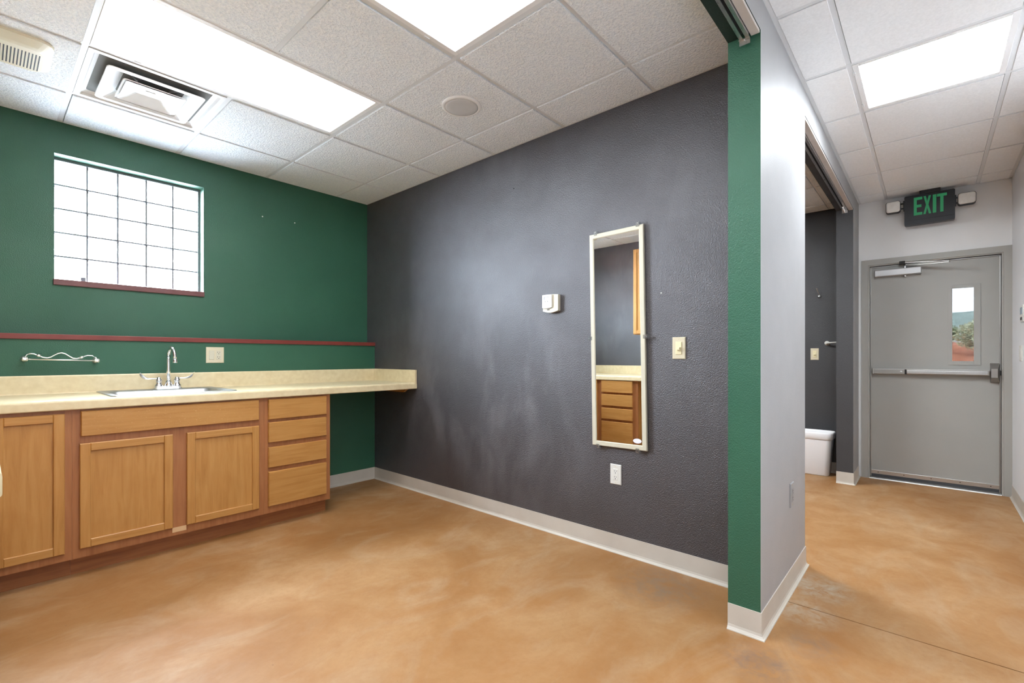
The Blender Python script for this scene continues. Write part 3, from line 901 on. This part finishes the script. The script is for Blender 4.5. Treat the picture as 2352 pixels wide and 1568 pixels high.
obj('drain', bm, 'chrome', t)

# ================================================================== FAUCET
t = thing('faucet', 'chrome gooseneck faucet with two wrist-blade handles', 'faucet', (0.835, 3.83, ZT + 0.004))
Z0 = ZT + 0.0045
bm = bmesh.new()
prism(bm, rrect(0.755, 0.915, 3.805, 3.858, 0.025), lambda u, v, d: (u, v, d), Z0, Z0 + 0.012)
prism(bm, rrect(0.760, 0.910, 3.810, 3.853, 0.02), lambda u, v, d: (u, v, d), Z0 + 0.012, Z0 + 0.02)
obj('deck_plate', bm, 'chrome', t)
for hx, sg_ in ((0.785, -1), (0.886, 1)):
    bm = bmesh.new()
    lathe(bm, [(0.025, 0.018), (0.024, 0.026), (0.017, 0.032), (0.017, 0.05), (0.02, 0.054), (0.018, 0.062), (0.012, 0.068), (0.012, 0.076), (0.006, 0.08)], (hx, 3.83, Z0), 'z', 20)
    v = obj('valve', bm, 'chrome', t)
    # wrist blade: narrow neck, then a wide paddle curving up
    prof = [(0.008, 0.070, 0.005), (0.03, 0.070, 0.005), (0.055, 0.069, 0.006), (0.070, 0.074, 0.010), (0.082, 0.082, 0.014), (0.092, 0.091, 0.015), (0.100, 0.101, 0.013), (0.103, 0.106, 0.007)]
    R = []
    for k, (dx, dz, w) in enumerate(prof):
        th = 0.0035 if k < 3 else 0.002
        nx, nz = (0, 1) if k < 3 else (-0.6, 0.8)
        x, z = hx + sg_ * dx, Z0 + dz
        c = Vector((x, 3.83, z)); W = Vector((0, -0.5, 0.86)) * w; N = Vector((sg_ * 0.1, -0.86, -0.5)) * th
        R.append([c - W - N, c + W - N, c + W + N, c - W + N])
    bm = bmesh.new(); loft(bm, R, smooth=True); h = obj('wrist_blade', bm, 'chrome', t)
    mo = h.modifiers.new('soft', 'SUBSURF'); mo.levels = 1; mo.render_levels = 2
bm = bmesh.new()
lathe(bm, [(0.026, 0.016), (0.025, 0.028), (0.018, 0.036), (0.021, 0.040), (0.017, 0.048), (0.0135, 0.05)], (0.838, 3.83, Z0), 'z', 24)
obj('spout_base', bm, 'chrome', t)
pts = [(0.838, 3.83, Z0 + 0.05), (0.838, 3.83, Z0 + 0.12), (0.838, 3.83, 1.13), (0.838, 3.83, 1.148)]
rads = [0.0125, 0.0115, 0.0108, 0.0108]
for k in range(13):
    a = math.radians(180 - 180 * k / 12)
    pts.append((0.838 + 0.012 * (k / 12), 3.83 - 0.052 - 0.052 * math.cos(a), 1.148 + 0.054 * math.sin(a))); rads.append(0.0105)
pts += [(0.851, 3.725, 1.125)]; rads += [0.0105]
bm = bmesh.new(); tube(bm, pts, rads, 16); obj('spout', bm, 'chrome', t)
bm = bmesh.new(); lathe(bm, [(0.0125, 0), (0.0135, 0.004), (0.0135, 0.022), (0.0115, 0.024)], (0.851, 3.7255, 1.104), 'z', 18); obj('aerator', bm, 'chrome', t)

# ================================================================== TOWEL BAR
t = thing('towel_bar', 'satin metal towel bar with a wavy vine rail on the green wall', 'towel bar', (0.325, 3.9, 1.10))
wy = 3.87
wave = [(0.178, 1.158), (0.190, 1.162), (0.205, 1.160), (0.222, 1.151), (0.240, 1.141), (0.259, 1.137), (0.274, 1.142), (0.290, 1.154), (0.306, 1.164), (0.320, 1.167), (0.336, 1.162), (0.354, 1.147), (0.370, 1.135), (0.387, 1.133), (0.403, 1.137), (0.420, 1.146), (0.437, 1.152), (0.459, 1.150), (0.468, 1.142)]
bm = bmesh.new(); tube(bm, [(x, wy, z) for x, z in wave], [0.003] + [0.0034] * (len(wave) - 2) + [0.0025], 10); vr = obj('vine_rail', bm, 'satin', t)
for x, z in ((0.224, 1.150), (0.409, 1.140)):
    bm = bmesh.new(); tube(bm, [(x - 0.009, wy - 0.002, z + 0.004), (x - 0.004, wy - 0.002, z + 0.002), (x + 0.004, wy - 0.002, z - 0.001), (x + 0.009, wy - 0.002, z - 0.003)] if x < 0.3 else
                            [(x - 0.009, wy - 0.002, z - 0.003), (x - 0.004, wy - 0.002, z - 0.001), (x + 0.004, wy - 0.002, z + 0.002), (x + 0.009, wy - 0.002, z + 0.004)], [0.004, 0.0075, 0.0075, 0.004], 12)
    obj('bead', bm, 'satin', vr)
bm = bmesh.new(); tube(bm, [(0.168, wy, 1.130), (0.480, wy, 1.1195)], 0.0042, 12); obj('bar', bm, 'satin', t)
for x, z in ((0.168, 1.131), (0.479, 1.1205)):
    bm = bmesh.new()
    lathe(bm, [(0.017, 0), (0.017, -0.004), (0.008, -0.01), (0.007, -0.03), (0.009, -0.04), (0.011, -0.052), (0.011, -0.060), (0.006, -0.066)], (x, YG2, z), 'y', 18)
    obj('post', bm, 'satin', t)
    bm = bmesh.new(); lathe(bm, [(0.004, -0.014), (0.0125, -0.010), (0.0125, -0.006), (0.007, -0.003), (0.007, 0.003), (0.0125, 0.006), (0.0125, 0.010), (0.004, 0.014)], (x, wy, z), 'x', 16)
    obj('finial', bm, 'satin', t)
    bm = bmesh.new(); tube(bm, [(x, wy, z + 0.008), (x + (0.004 if x < 0.3 else -0.004), wy, z + 0.018), (x + (0.010 if x < 0.3 else -0.011), wy, z + (0.027 if x < 0.3 else 0.022))], 0.003, 8)
    obj('link', bm, 'satin', t)

# ================================================================== PLATES, SWITCHES, OUTLETS
def plate_thing(name, label, cat, org, U, V, N, kind, w=0.071, h=0.117, pm='plastic_white', dm='plastic_white', group=None):
    """wall plate centred at org; U right, V up, N out of the wall"""
    org, U, V, N = Vector(org), Vector(U), Vector(V), Vector(N)
    t = thing(name, label, cat, org, group)
    fn = lambda u, v, d: org + U * u + V * v + N * d
    def slabf(nm, u0, u1, v0, v1, d0, d1, mat, bev=0.0015, par=t, lab=None):
        bm = bmesh.new()
        loft(bm, [[fn(u0, v0, d0), fn(u1, v0, d0), fn(u1, v1, d0), fn(u0, v1, d0)],
                  [fn(u0, v0, d1 - bev), fn(u1, v0, d1 - bev), fn(u1, v1, d1 - bev), fn(u0, v1, d1 - bev)],
                  [fn(u0 + bev, v0 + bev, d1), fn(u1 - bev, v0 + bev, d1), fn(u1 - bev, v1 - bev, d1), fn(u0 + bev, v1 - bev, d1)]])
        return obj(nm, bm, mat, par, lab)
    slabf('plate', -w / 2, w / 2, -h / 2, h / 2, 0.0003, 0.006, pm, 0.003)
    def screw(u, v):
        bm = bmesh.new()
        n = 10
        ring = lambda r, d: [fn(u + r * math.cos(2 * math.pi * k / n), v + r * math.sin(2 * math.pi * k / n), d) for k in range(n)]
        loft(bm, [ring(0.003, 0.0055), ring(0.003, 0.0068), ring(0.0015, 0.0072)])
        obj('screw', bm, 'almond', t)
    def receptacle(uc):
        r = slabf('receptacle', uc - 0.0165, uc + 0.0165, -0.033, 0.033, 0.0058, 0.0078, dm, 0.0012)
        for vc in (0.017, -0.017):
            for du, hw, hh in ((-0.0062, 0.0012, 0.0042), (0.0062, 0.0012, 0.0034)):
                slabf('slot', uc + du - hw, uc + du + hw, vc + 0.003 - hh, vc + 0.003 + hh, 0.0074, 0.0081, 'dark', 0.0001, r)
            slabf('slot', uc - 0.0024, uc + 0.0024, vc - 0.0105, vc - 0.0055, 0.0074, 0.0081, 'dark', 0.0001, r)
    def rocker(uc):
        slabf('rocker', uc - 0.0165, uc + 0.0165, -0.033, 0.033, 0.0058, 0.0095, dm, 0.002)
    if kind == 'outlet':
        receptacle(0)
    elif kind == 'combo':
        rocker(-w / 4 + 0.0063); receptacle(w / 4 - 0.0063)
    elif kind == 'rocker':
        rocker(0)
    elif kind == 'double':
        rocker(-0.023); rocker(0.023)
    elif kind == 'dimmer':
        b = slabf('dimmer_body', -0.0165, 0.0165, -0.034, 0.034, 0.0058, 0.010, dm, 0.002)
        slabf('slider', -0.004, 0.012, -0.012, 0.004, 0.0095, 0.024, dm, 0.003, b)
    cols = {'combo': (-0.023, 0.023), 'double': (-0.023, 0.023)}.get(kind, (0,))
    for u in cols:
        for v in (-0.048, 0.048):
            screw(u, v)
    return t
plate_thing('outlet', 'white switch and outlet plate on the green wall above the sink counter', 'outlet', (1.1415, YG2, 1.157), (1, 0, 0), (0, 0, 1), (0, -1, 0), 'combo', 0.116, 0.116, 'almond', 'frame_cream')
plate_thing('outlet', 'white outlet low on the black wall below the mirror', 'outlet', (XB, 1.378, 0.456), (0, -1, 0), (0, 0, 1), (-1, 0, 0), 'outlet')
plate_thing('dimmer_switch', 'almond dimmer switch on the black wall right of the mirror', 'light switch', (XB, 1.0015, 1.19), (0, -1, 0), (0, 0, 1), (-1, 0, 0), 'dimmer', pm='almond', dm='ivory')
plate_thing('dimmer_switch', 'ivory dimmer switch on the charcoal wall above the white bin', 'light switch', (XD - 0.01, 0.872, 1.171), (0, -1, 0), (0, 0, 1), (-1, 0, 0), 'dimmer', pm='almond', dm='ivory')
plate_thing('outlet', 'outlet plate low on the grey end of the partition wall', 'outlet', (2.662, YF, 0.463), (1, 0, 0), (0, 0, 1), (0, -1, 0), 'outlet', pm=plain('grey_plate', srgb(150, 150, 152), 0.45), dm=plain('grey_insert', srgb(140, 140, 142), 0.45))
plate_thing('light_switch', 'two-gang switch plate on the pale wall at the right edge', 'light switch', (5.07, YH, 1.17), (-1, 0, 0), (0, 0, 1), (0, 1, 0), 'double', 0.116, 0.117)
t = thing('keypad', 'small wall keypad above the switch at the right edge', 'keypad', (4.98, YH, 1.455))
bxo('case', (4.91, 5.05, YH + 0.0005, YH + 0.010, 1.395, 1.515), 'plastic_white', t, 0.004)
bxo('screen', (4.93, 5.03, YH + 0.010, YH + 0.0115, 1.45, 1.50), plain('keypad_screen', srgb(150, 172, 186), 0.2), t, 0.0005)
bxo('button_row', (4.94, 5.02, YH + 0.010, YH + 0.012, 1.41, 1.43), 'dark', t, 0.0005)

# ================================================================== THERMOSTAT
t = thing('thermostat', 'white thermostat on the black wall left of the mirror', 'thermostat', (XB, 1.838, 1.43))
def curved(y0, y1, z0, z1, sag, n=8):
    """rectangle whose lower (and slightly upper) edge bows outwards; in (y, z)"""
    pts = [(y1 + (y0 - y1) * k / n, z0 - sag * math.sin(math.pi * k / n)) for k in range(n + 1)]
    pts += [(y0 + (y1 - y0) * k / n, z1 + 0.35 * sag * math.sin(math.pi * k / n)) for k in range(n + 1)]
    return pts
bm = bmesh.new(); prism(bm, curved(1.777, 1.899, 1.441, 1.543, 0.012), lambda u, v, d: (XB - d, u, v), 0.0005, 0.026)
obj('base', bm, 'frame_cream', t)
bm = bmesh.new(); prism(bm, curved(1.822, 1.897, 1.462, 1.545, 0.004), lambda u, v, d: (XB - d, u, v), 0.026, 0.036)
fp = obj('front_panel', bm, 'plastic_white', t)
bxo('display', (XB - 0.0366, XB - 0.0355, 1.843, 1.878, 1.514, 1.530), 'lcd', fp)
bm = bmesh.new(); box(bm, XB - 0.0368, XB - 0.0355, 1.8785, 1.882, 1.513, 1.5325); box(bm, XB - 0.0368, XB - 0.0355, 1.843, 1.882, 1.5305, 1.5325)
obj('display_bezel', bm, plain('bezel_grey', srgb(120, 124, 126), 0.5), fp)
for y in (1.872, 1.853):
    bm = bmesh.new(); prism(bm, [(y - 0.004, 1.499), (y + 0.004, 1.499), (y, 1.507)], lambda u, v, d: (XB - d, u, v), 0.0355, 0.0372)
    obj('button', bm, plain('button_grey', srgb(130, 130, 128), 0.5), fp)
bxo('slider', (XB - 0.03, XB - 0.0258, 1.845, 1.862, 1.447, 1.451), 'dark', t)

# ================================================================== WALL MIRROR
mr = thing('wall_mirror', 'tall cream framed mirror on the black wall', 'mirror', (XB, 1.362, 1.2495))
my0, my1, mz0, mz1 = 1.362 - 0.175, 1.362 + 0.175, 1.2495 - 0.633, 1.2495 + 0.633
mw = 0.0285
bm = bmesh.new()
R = []
for (yy, zz, sy, sz) in ((my0, mz0, 1, 1), (my1, mz0, -1, 1), (my1, mz1, -1, -1), (my0, mz1, 1, -1), (my0, mz0, 1, 1)):
    R.append([(XB - d, yy + sy * o, zz + sz * o) for o, d in ((0, 0.004), (0, 0.018), (0.003, 0.021), (mw - 0.004, 0.021), (mw, 0.016), (mw, 0.004))])
loft(bm, R, cap0=False, cap1=False)
bmesh.ops.remove_doubles(bm, verts=bm.verts[:], dist=1e-5)
obj('frame', bm, 'frame_cream', mr)
bxo('glass', (XB - 0.015, XB - 0.005, my0 + mw - 0.001, my1 - mw + 0.001, mz0 + mw - 0.001, mz1 - mw + 0.001), 'mirror', mr)
bm = bmesh.new()
n = 24
ring = lambda s, d: [(XB - d, my0 + mw + 0.03 + 0.026 * s * math.cos(2 * math.pi * k / n), mz0 + mw + 0.022 + 0.0135 * s * math.sin(2 * math.pi * k / n)) for k in range(n)]
loft(bm, [ring(1, 0.0148), ring(1, 0.0156)])
obj('sticker', bm, 'sticker', mr, 'small white oval sticker')
for (yy, zz, dy, dz) in ((my1 - 0.045, mz1, 0, 1), (my0 + 0.032, mz1, 0, 1), (my1, 1.258, 1, 0), (my0, 1.253, -1, 0), (my1 - 0.038, mz0, 0, -1), (my0 + 0.055, mz0, 0, -1)):
    bm = bmesh.new()
    hw = 0.011
    if dz:
        box(bm, XB - 0.024, XB - 0.0005, yy - hw, yy + hw, zz + dz * 0.0005, zz + dz * 0.017, 0.0015, 1)
        box(bm, XB - 0.026, XB - 0.0215, yy - hw, yy + hw, zz - dz * 0.010, zz + dz * 0.012, 0.001, 1)
    else:
        box(bm, XB - 0.024, XB - 0.0005, yy + dy * 0.0005, yy + dy * 0.017, zz - hw, zz + hw, 0.0015, 1)
        box(bm, XB - 0.026, XB - 0.0215, yy - dy * 0.010, yy + dy * 0.012, zz - hw, zz + hw, 0.001, 1)
    c = obj('clip', bm, 'clear', mr)
    bm = bmesh.new(); lathe(bm, [(0.003, 0), (0.003, -0.0012)], (XB - 0.0245, yy + dy * 0.01, zz + dz * 0.01), 'x', 8)
    obj('screw', bm, 'alu_dull', c)
mr.rotation_euler = (-math.radians(1.0), 0, 0)

# ================================================================== CEILING FITTINGS
# speaker
sp = thing('ceiling_speaker', 'round white ceiling speaker with grey mesh grille', 'speaker', (1.858, 2.04, ZC - 0.007))
bm = bmesh.new(); lathe(bm, [(0.095, -0.006), (0.097, -0.009), (0.112, -0.006), (0.116, 0.0), (0.116, 0.004), (0.09, 0.004)], (1.858, 2.04, ZC - 0.0072), 'z', 48)
obj('rim', bm, 'white_metal', sp)
bm = bmesh.new(); lathe(bm, [(0.06, -0.0115), (0.085, -0.010), (0.0955, -0.0075), (0.0955, 0.0)], (1.858, 2.04, ZC - 0.0072), 'z', 48)
obj('grille', bm, 'speaker_grey', sp)

# square air diffuser
ad = thing('air_diffuser', 'square white ceiling air diffuser of nested trays', 'air vent', (GX + T / 2, GY - 1.5 * T, ZC), None)
cx, cy = GX + T / 2, GY - 1.5 * T
sq = lambda h, z, r=0.004, ox=0, oy=0: [(u + ox, v + oy, z) for u, v in rrect(cx - h, cx + h, cy - h, cy + h, r, 2)]
hh = T / 2 - 0.0125
bm = bmesh.new()
loft(bm, [sq(hh, ZC - 0.001), sq(hh, ZC - 0.004), sq(hh - 0.022, ZC - 0.004, 0.012), sq(hh - 0.03, ZC + 0.01, 0.012), sq(hh - 0.09, ZC + 0.05, 0.02), sq(hh - 0.13, ZC + 0.056, 0.03), sq(0.02, ZC + 0.057, 0.01)], cap0=False, cap1=True)
obj('outer_frame', bm, 'white_metal', ad, fix=False)
bm = bmesh.new()
loft(bm, [sq(0.212, ZC - 0.016, 0.02), sq(0.214, ZC - 0.012, 0.02), sq(0.196, ZC - 0.010, 0.016), sq(0.13, ZC + 0.030, 0.016), sq(0.127, ZC + 0.027, 0.016), sq(0.188, ZC - 0.016, 0.016), sq(0.212, ZC - 0.016, 0.02)], cap0=False, cap1=False)
obj('middle_tray', bm, 'white_metal', ad)
bm = bmesh.new()
loft(bm, [sq(0.138, ZC - 0.022, 0.015), sq(0.14, ZC - 0.018, 0.015), sq(0.06, ZC + 0.018, 0.01), sq(0.058, ZC + 0.014, 0.01), sq(0.126, ZC - 0.022, 0.012)], cap0=False, cap1=False)
lo = obj('centre_tray', bm, 'white_metal', ad)
bm = bmesh.new(); loft(bm, [sq(0.061, ZC + 0.014, 0.01), sq(0.061, ZC + 0.018, 0.01)]); obj('tray_base', bm, 'white_metal', lo)
bxo('tab_slot', (cx - 0.022, cx + 0.022, cy - 0.004, cy + 0.004, ZC + 0.011, ZC + 0.0138), 'grid', lo)
bm = bmesh.new(); lathe(bm, [(0.075, 0.0), (0.075, 0.012)], (cx, cy - 0.06, ZC + 0.042), 'z', 28); obj('damper', bm, 'plenum', ad)
bm = bmesh.new(); tube(bm, [(cx + 0.00, cy - 0.12, ZC + 0.036), (cx + 0.03, cy - 0.05, ZC + 0.036)], 0.006, 8); obj('damper_link', bm, 'chrome', ad)
for a in range(4):
    ca, sa = math.cos(math.pi / 4 + a * math.pi / 2), math.sin(math.pi / 4 + a * math.pi / 2)
    bm = bmesh.new(); tube(bm, [(cx + ca * 0.10, cy + sa * 0.10, ZC + 0.02), (cx + ca * 0.185, cy + sa * 0.185, ZC + 0.03), (cx + ca * 0.25, cy + sa * 0.25, ZC + 0.05)], 0.004, 6)
    obj('tray_hanger', bm, 'white_metal', ad)

# exhaust fan cover with slots
fx0, fx1, fy0, fy1 = -0.14, 0.232, 3.055, 3.385
ef = thing('exhaust_fan', 'cream slotted exhaust fan cover in the upper left corner', 'exhaust fan', ((fx0 + fx1) / 2, (fy0 + fy1) / 2, ZC - 0.007))
fcx, fcy = (fx0 + fx1) / 2, (fy0 + fy1) / 2
bm = bmesh.new()
zt = ZC - 0.0072
loft(bm, [[(u, v, zt) for u, v in rrect(fx0, fx1, fy0, fy1, 0.05)], [(u, v, zt - 0.012) for u, v in rrect(fx0 + 0.001, fx1 - 0.001, fy0 + 0.001, fy1 - 0.001, 0.05)],
          [(u, v, zt - 0.026) for u, v in rrect(fx0 + 0.02, fx1 - 0.02, fy0 + 0.05, fy1 - 0.02, 0.05)],
          [(u, v, zt - 0.030) for u, v in rrect(fx0 + 0.03, fx1 - 0.03, fy0 + 0.07, fy1 - 0.025, 0.045)]], smooth=False)
cv = obj('cover', bm, 'fan_cream', ef)
bm = bmesh.new(); k = 0
x = fx1 - 0.045
sl0 = None
while x > fx0 + 0.03:
    if sl0 is None:
        bm = bmesh.new(); box(bm, x - 0.0024, x + 0.0024, fcy - 0.058, fcy + 0.118, zt - 0.0306, zt - 0.0285); sl0 = obj('slot', bm, 'dark', ef); xs0 = x
    else:
        c = sl0.copy(); COL.objects.link(c); c.parent = ef; c.location = (x - xs0, 0, 0)
    x -= 0.0117

# ================================================================== DOOR TRACKS IN THE SOFFITS
def track(x0, x1, label, chain):
    t = thing('sliding_track', label, 'track', ((x0 + x1) / 2, 0.57, ZS))
    y0, y1 = 0.551, 0.588
    bm = bmesh.new()
    z1 = ZS - 0.0005; z0 = ZS - 0.026
    box(bm, x0, x1, y0, y1, z1 - 0.004, z1)
    box(bm, x0, x1, y0, y0 + 0.003, z0, z1 - 0.004); box(bm, x0, x1, y1 - 0.003, y1, z0, z1 - 0.004)
    box(bm, x0, x1, y0 + 0.003, y0 + 0.013, z0, z0 + 0.003); box(bm, x0, x1, y1 - 0.013, y1 - 0.003, z0, z0 + 0.003)
    obj('channel', bm, 'alu', t)
    bxo('channel_floor', (x0, x1, y0 + 0.003, y1 - 0.003, z1 - 0.0055, z1 - 0.004), 'rubber', t)
    bm = bmesh.new(); box(bm, x1 - 0.002, x1 + 0.012, y0 - 0.002, y1 + 0.002, z0 - 0.004, z0); box(bm, x1 + 0.008, x1 + 0.012, y0 - 0.002, y1 + 0.002, z0 - 0.022, z0)
    ec = obj('end_stop', bm, 'alu', t)
    bm = bmesh.new(); lathe(bm, [(0.004, 0), (0.003, -0.003)], (x1 + 0.006, (y0 + y1) / 2, z0 - 0.004), 'z', 10); obj('screw', bm, 'chrome', ec)
    if chain:
        for k in range(7):
            bm = bmesh.new()
            cx_ = x1 - 0.02 - k * 0.022
            lathe(bm, [(0.003, 0.0), (0.010, -0.004), (0.010, -0.014), (0.004, -0.02), (0.004, -0.03)], (cx_, (y0 + y1) / 2 + random.uniform(-.004, .004), z0), 'z', 8)
            obj('carrier', bm, 'chrome', t)
track(-0.3, 2.07, 'aluminium sliding track under the header of the green room', False)
track(XE + 0.02, 5.09, 'aluminium sliding track with bunched carriers under the far header', True)
for x0, x1, lab in ((-0.3, XJ - 0.006, 'primed board beside the track over the near opening'), (XE + 0.006, XJ2 - 0.006, 'primed board beside the track over the far opening')):
    bm = bmesh.new(); box(bm, x0, x1, YF + 0.002, 0.549, ZS - 0.014, ZS - 0.0005, 0.001, 1)
    o = obj('trim_2' if x0 < 0 else 'trim_3', bm, 'rawboard'); struct(o, lab)

# ================================================================== NEXT ROOM THINGS
bn = thing('waste_bin', 'white plastic waste bin against the charcoal wall', 'bin', (5.42, 0.85, 0))
def bring(hx, hy, r, z): return [(5.445 + u, 0.858 + v, z) for u, v in rrect(-hx, hx, -hy, hy, r, 6)]
bm = bmesh.new()
loft(bm, [bring(0.078, 0.128, 0.04, 0.001), bring(0.082, 0.132, 0.042, 0.008), bring(0.105, 0.160, 0.05, 0.375), bring(0.105, 0.160, 0.05, 0.376),
          bring(0.101, 0.156, 0.048, 0.375), bring(0.079, 0.129, 0.04, 0.012)], smooth=True)
obj('bucket', bm, 'bin', bn)
bm = bmesh.new()
loft(bm, [bring(0.108, 0.163, 0.052, 0.352), bring(0.113, 0.168, 0.055, 0.36), bring(0.116, 0.171, 0.056, 0.405), bring(0.112, 0.167, 0.054, 0.418),
          bring(0.104, 0.159, 0.05, 0.416), bring(0.104, 0.159, 0.05, 0.375)], cap0=False, cap1=False, smooth=True)
obj('rim', bm, 'bin', bn)

hk = thing('coat_hook', 'chrome coat hook on the charcoal wall above the dimmer', 'hook', (XD - 0.01, 0.835, 1.74))
XW = XD - 0.01
bm = bmesh.new(); lathe(bm, [(0.018, 0), (0.017, -0.005), (0.008, -0.01), (0.008, -0.016)], (XW, 0.833, 1.752), 'x', 18); obj('rosette', bm, 'satin', hk)
bm = bmesh.new(); tube(bm, [(XW - 0.01, 0.833, 1.757), (XW - 0.025, 0.838, 1.785), (XW - 0.05, 0.846, 1.812), (XW - 0.06, 0.848, 1.826)], [0.004, 0.0035, 0.0035, 0.006], 10); obj('upper_prong', bm, 'satin', hk)
bm = bmesh.new(); tube(bm, [(XW - 0.01, 0.833, 1.745), (XW - 0.03, 0.832, 1.728), (XW - 0.045, 0.831, 1.738), (XW - 0.048, 0.831, 1.752)], [0.004, 0.004, 0.0045, 0.006], 10); obj('lower_prong', bm, 'satin', hk)
lv = thing('wall_lever', 'white lever handle on the charcoal wall beside the jamb', 'lever', (XW, 0.765, 1.28))
bm = bmesh.new(); lathe(bm, [(0.022, 0), (0.022, -0.006), (0.01, -0.012), (0.01, -0.035)], (XW, 0.768, 1.28), 'x', 20); obj('rose', bm, 'plastic_white', lv)
bm = bmesh.new(); tube(bm, [(XW - 0.035, 0.770, 1.28), (XW - 0.045, 0.755, 1.281), (XW - 0.047, 0.72, 1.284), (XW - 0.046, 0.665, 1.287)], [0.009, 0.0075, 0.0065, 0.005], 10); obj('lever_arm', bm, 'plastic_white', lv)

# ================================================================== LITTLE THINGS LEFT ON THE WALLS
def anchor(loc, axis, label, mat='plastic_white', r=0.005):
    bm = bmesh.new()
    lathe(bm, [(r, 0.0005), (r, -0.002), (r * 0.4, -0.0025), (r * 0.35, -0.001)], loc, axis, 12)
    tag(obj('wall_anchor', bm, mat), label, 'wall anchor', 'wall anchors left in the paint')
anchor((1.520, YG, 2.283), 'y', 'leftmost of three wall anchors in the green wall right of the window')
anchor((1.780, YG, 2.286), 'y', 'middle of three wall anchors in the green wall right of the window')
anchor((2.045, YG, 2.289), 'y', 'rightmost of three wall anchors in the green wall near the corner', 'green')
anchor((XB, 2.176, 2.318), 'x', 'small dark anchor high on the black wall', 'dark', 0.004)
anchor((XB, 1.101, 1.492), 'x', 'small screw head in the black wall above the dimmer switch', 'alu_dull', 0.005)

# ================================================================== OUTSIDE, SEEN THROUGH THE DOOR GLASS
def terrain(name, x0, x1, y0, y1, nx, ny, hf, mat, label):
    bm = bmesh.new()
    vs = [[bm.verts.new((x0 + (x1 - x0) * i / nx, y0 + (y1 - y0) * j / ny, 0)) for j in range(ny + 1)] for i in range(nx + 1)]
    for row in vs:
        for v in row:
            v.co.z = hf(v.co.x, v.co.y)
    for i in range(nx):
        for j in range(ny):
            f = bm.faces.new((vs[i][j], vs[i + 1][j], vs[i + 1][j + 1], vs[i][j + 1])); f.smooth = True
    return struct(obj(name, bm, mat, fix=False), label)
def bank(x, y):
    r = -0.06 if x < 6.9 else -0.06 + (x - 6.9) * 0.28
    r = min(r, 1.45 + 0.01 * (x - 14))
    return r + 0.05 * math.sin(x * 1.9 + y * 0.8) * min(1, max(0, (x - 7) / 3)) + 0.04 * math.sin(y * 2.7)
terrain('ground', 5.76, 40, -16, 16, 80, 64, bank, 'soil', 'red earth bank outside the exit door')
terrain('yard', -30, 30, 4.225, 60, 30, 30, lambda x, y: -0.1, 'yard', 'unseen ground added behind the glass block window to block low skylight')  # added out of view to block sky light from below the window
terrain('hill_slope', 42, 92, -70, 70, 40, 60, lambda x, y: 0.6 + (x - 42) * 0.098 + 0.5 * math.sin(x * 0.6 + y * 0.25) + 0.35 * math.sin(y * 0.9 + 1), 'hill2', 'pale scrub slope in the distance')
terrain('hill_ridge', 90, 190, -120, 120, 50, 90, lambda x, y: 4 + min((x - 90) * 0.12, 8.5) + 0.5 * math.sin(y * 0.3) + 0.3 * math.sin(y * 1.1 + x) + 0.25 * math.sin(y * 2.3), 'hill', 'wooded ridge far outside')

def bush(x, y, h, w, n, mat, label, seed):
    rnd = random.Random(seed)
    z0 = bank(x, y)
    t = thing('shrub', label, 'shrub', (x, y, z0), 'shrubs outside the exit door')
    bm = bmesh.new()
    for k in range(7):
        a = rnd.uniform(0, 6.28); r = rnd.uniform(0.2, 0.7) * w
        tube(bm, [(x, y, z0 - 0.02), (x + 0.3 * r * math.cos(a), y + 0.3 * r * math.sin(a), z0 + 0.35 * h), (x + r * math.cos(a), y + r * math.sin(a), z0 + rnd.uniform(.6, .85) * h)], [0.02, 0.013, 0.005], 5)
    obj('stems', bm, 'bark', t)
    bm = bmesh.new()
    for k in range(n):
        # points in a lumpy ellipsoid shell
        a = rnd.uniform(0, 6.28); ph = math.asin(rnd.uniform(-0.85, 1)); rr = rnd.uniform(0.35, 1) ** 0.5 * (0.85 + 0.2 * math.sin(5 * a + 3 * ph))
        p = Vector((x + w * rr * math.cos(a) * math.cos(ph), y + w * rr * math.sin(a) * math.cos(ph), z0 + h * 0.56 + h * 0.46 * rr * math.sin(ph)))
        d = Vector((rnd.gauss(0, 1), rnd.gauss(0, 1), rnd.gauss(0.3, 1))).normalized()
        s = d.orthogonal().normalized() * rnd.uniform(0.012, 0.022); L = rnd.uniform(0.035, 0.065)
        vs = [bm.verts.new(q) for q in (p, p + d * L * .5 + s, p + d * L, p + d * L * .5 - s)]
        bm.faces.new(vs)
    o = obj('foliage', bm, mat, t, fix=False); o['kind'] = 'stuff'
bush(11.3, -0.66, 0.58, 0.36, 2600, 'leaf', 'pale sage shrub framed by the door glass', 3)
bush(12.6, -0.12, 0.42, 0.34, 2200, 'leaf2', 'darker green shrub behind the sage shrub outside', 5)
bush(12.4, -1.7, 0.8, 0.6, 2200, 'leaf2', 'green shrub on the bank to the right outside', 8)
bush(11.2, 1.2, 0.7, 0.55, 2200, 'leaf', 'sage shrub on the bank to the left outside', 11)
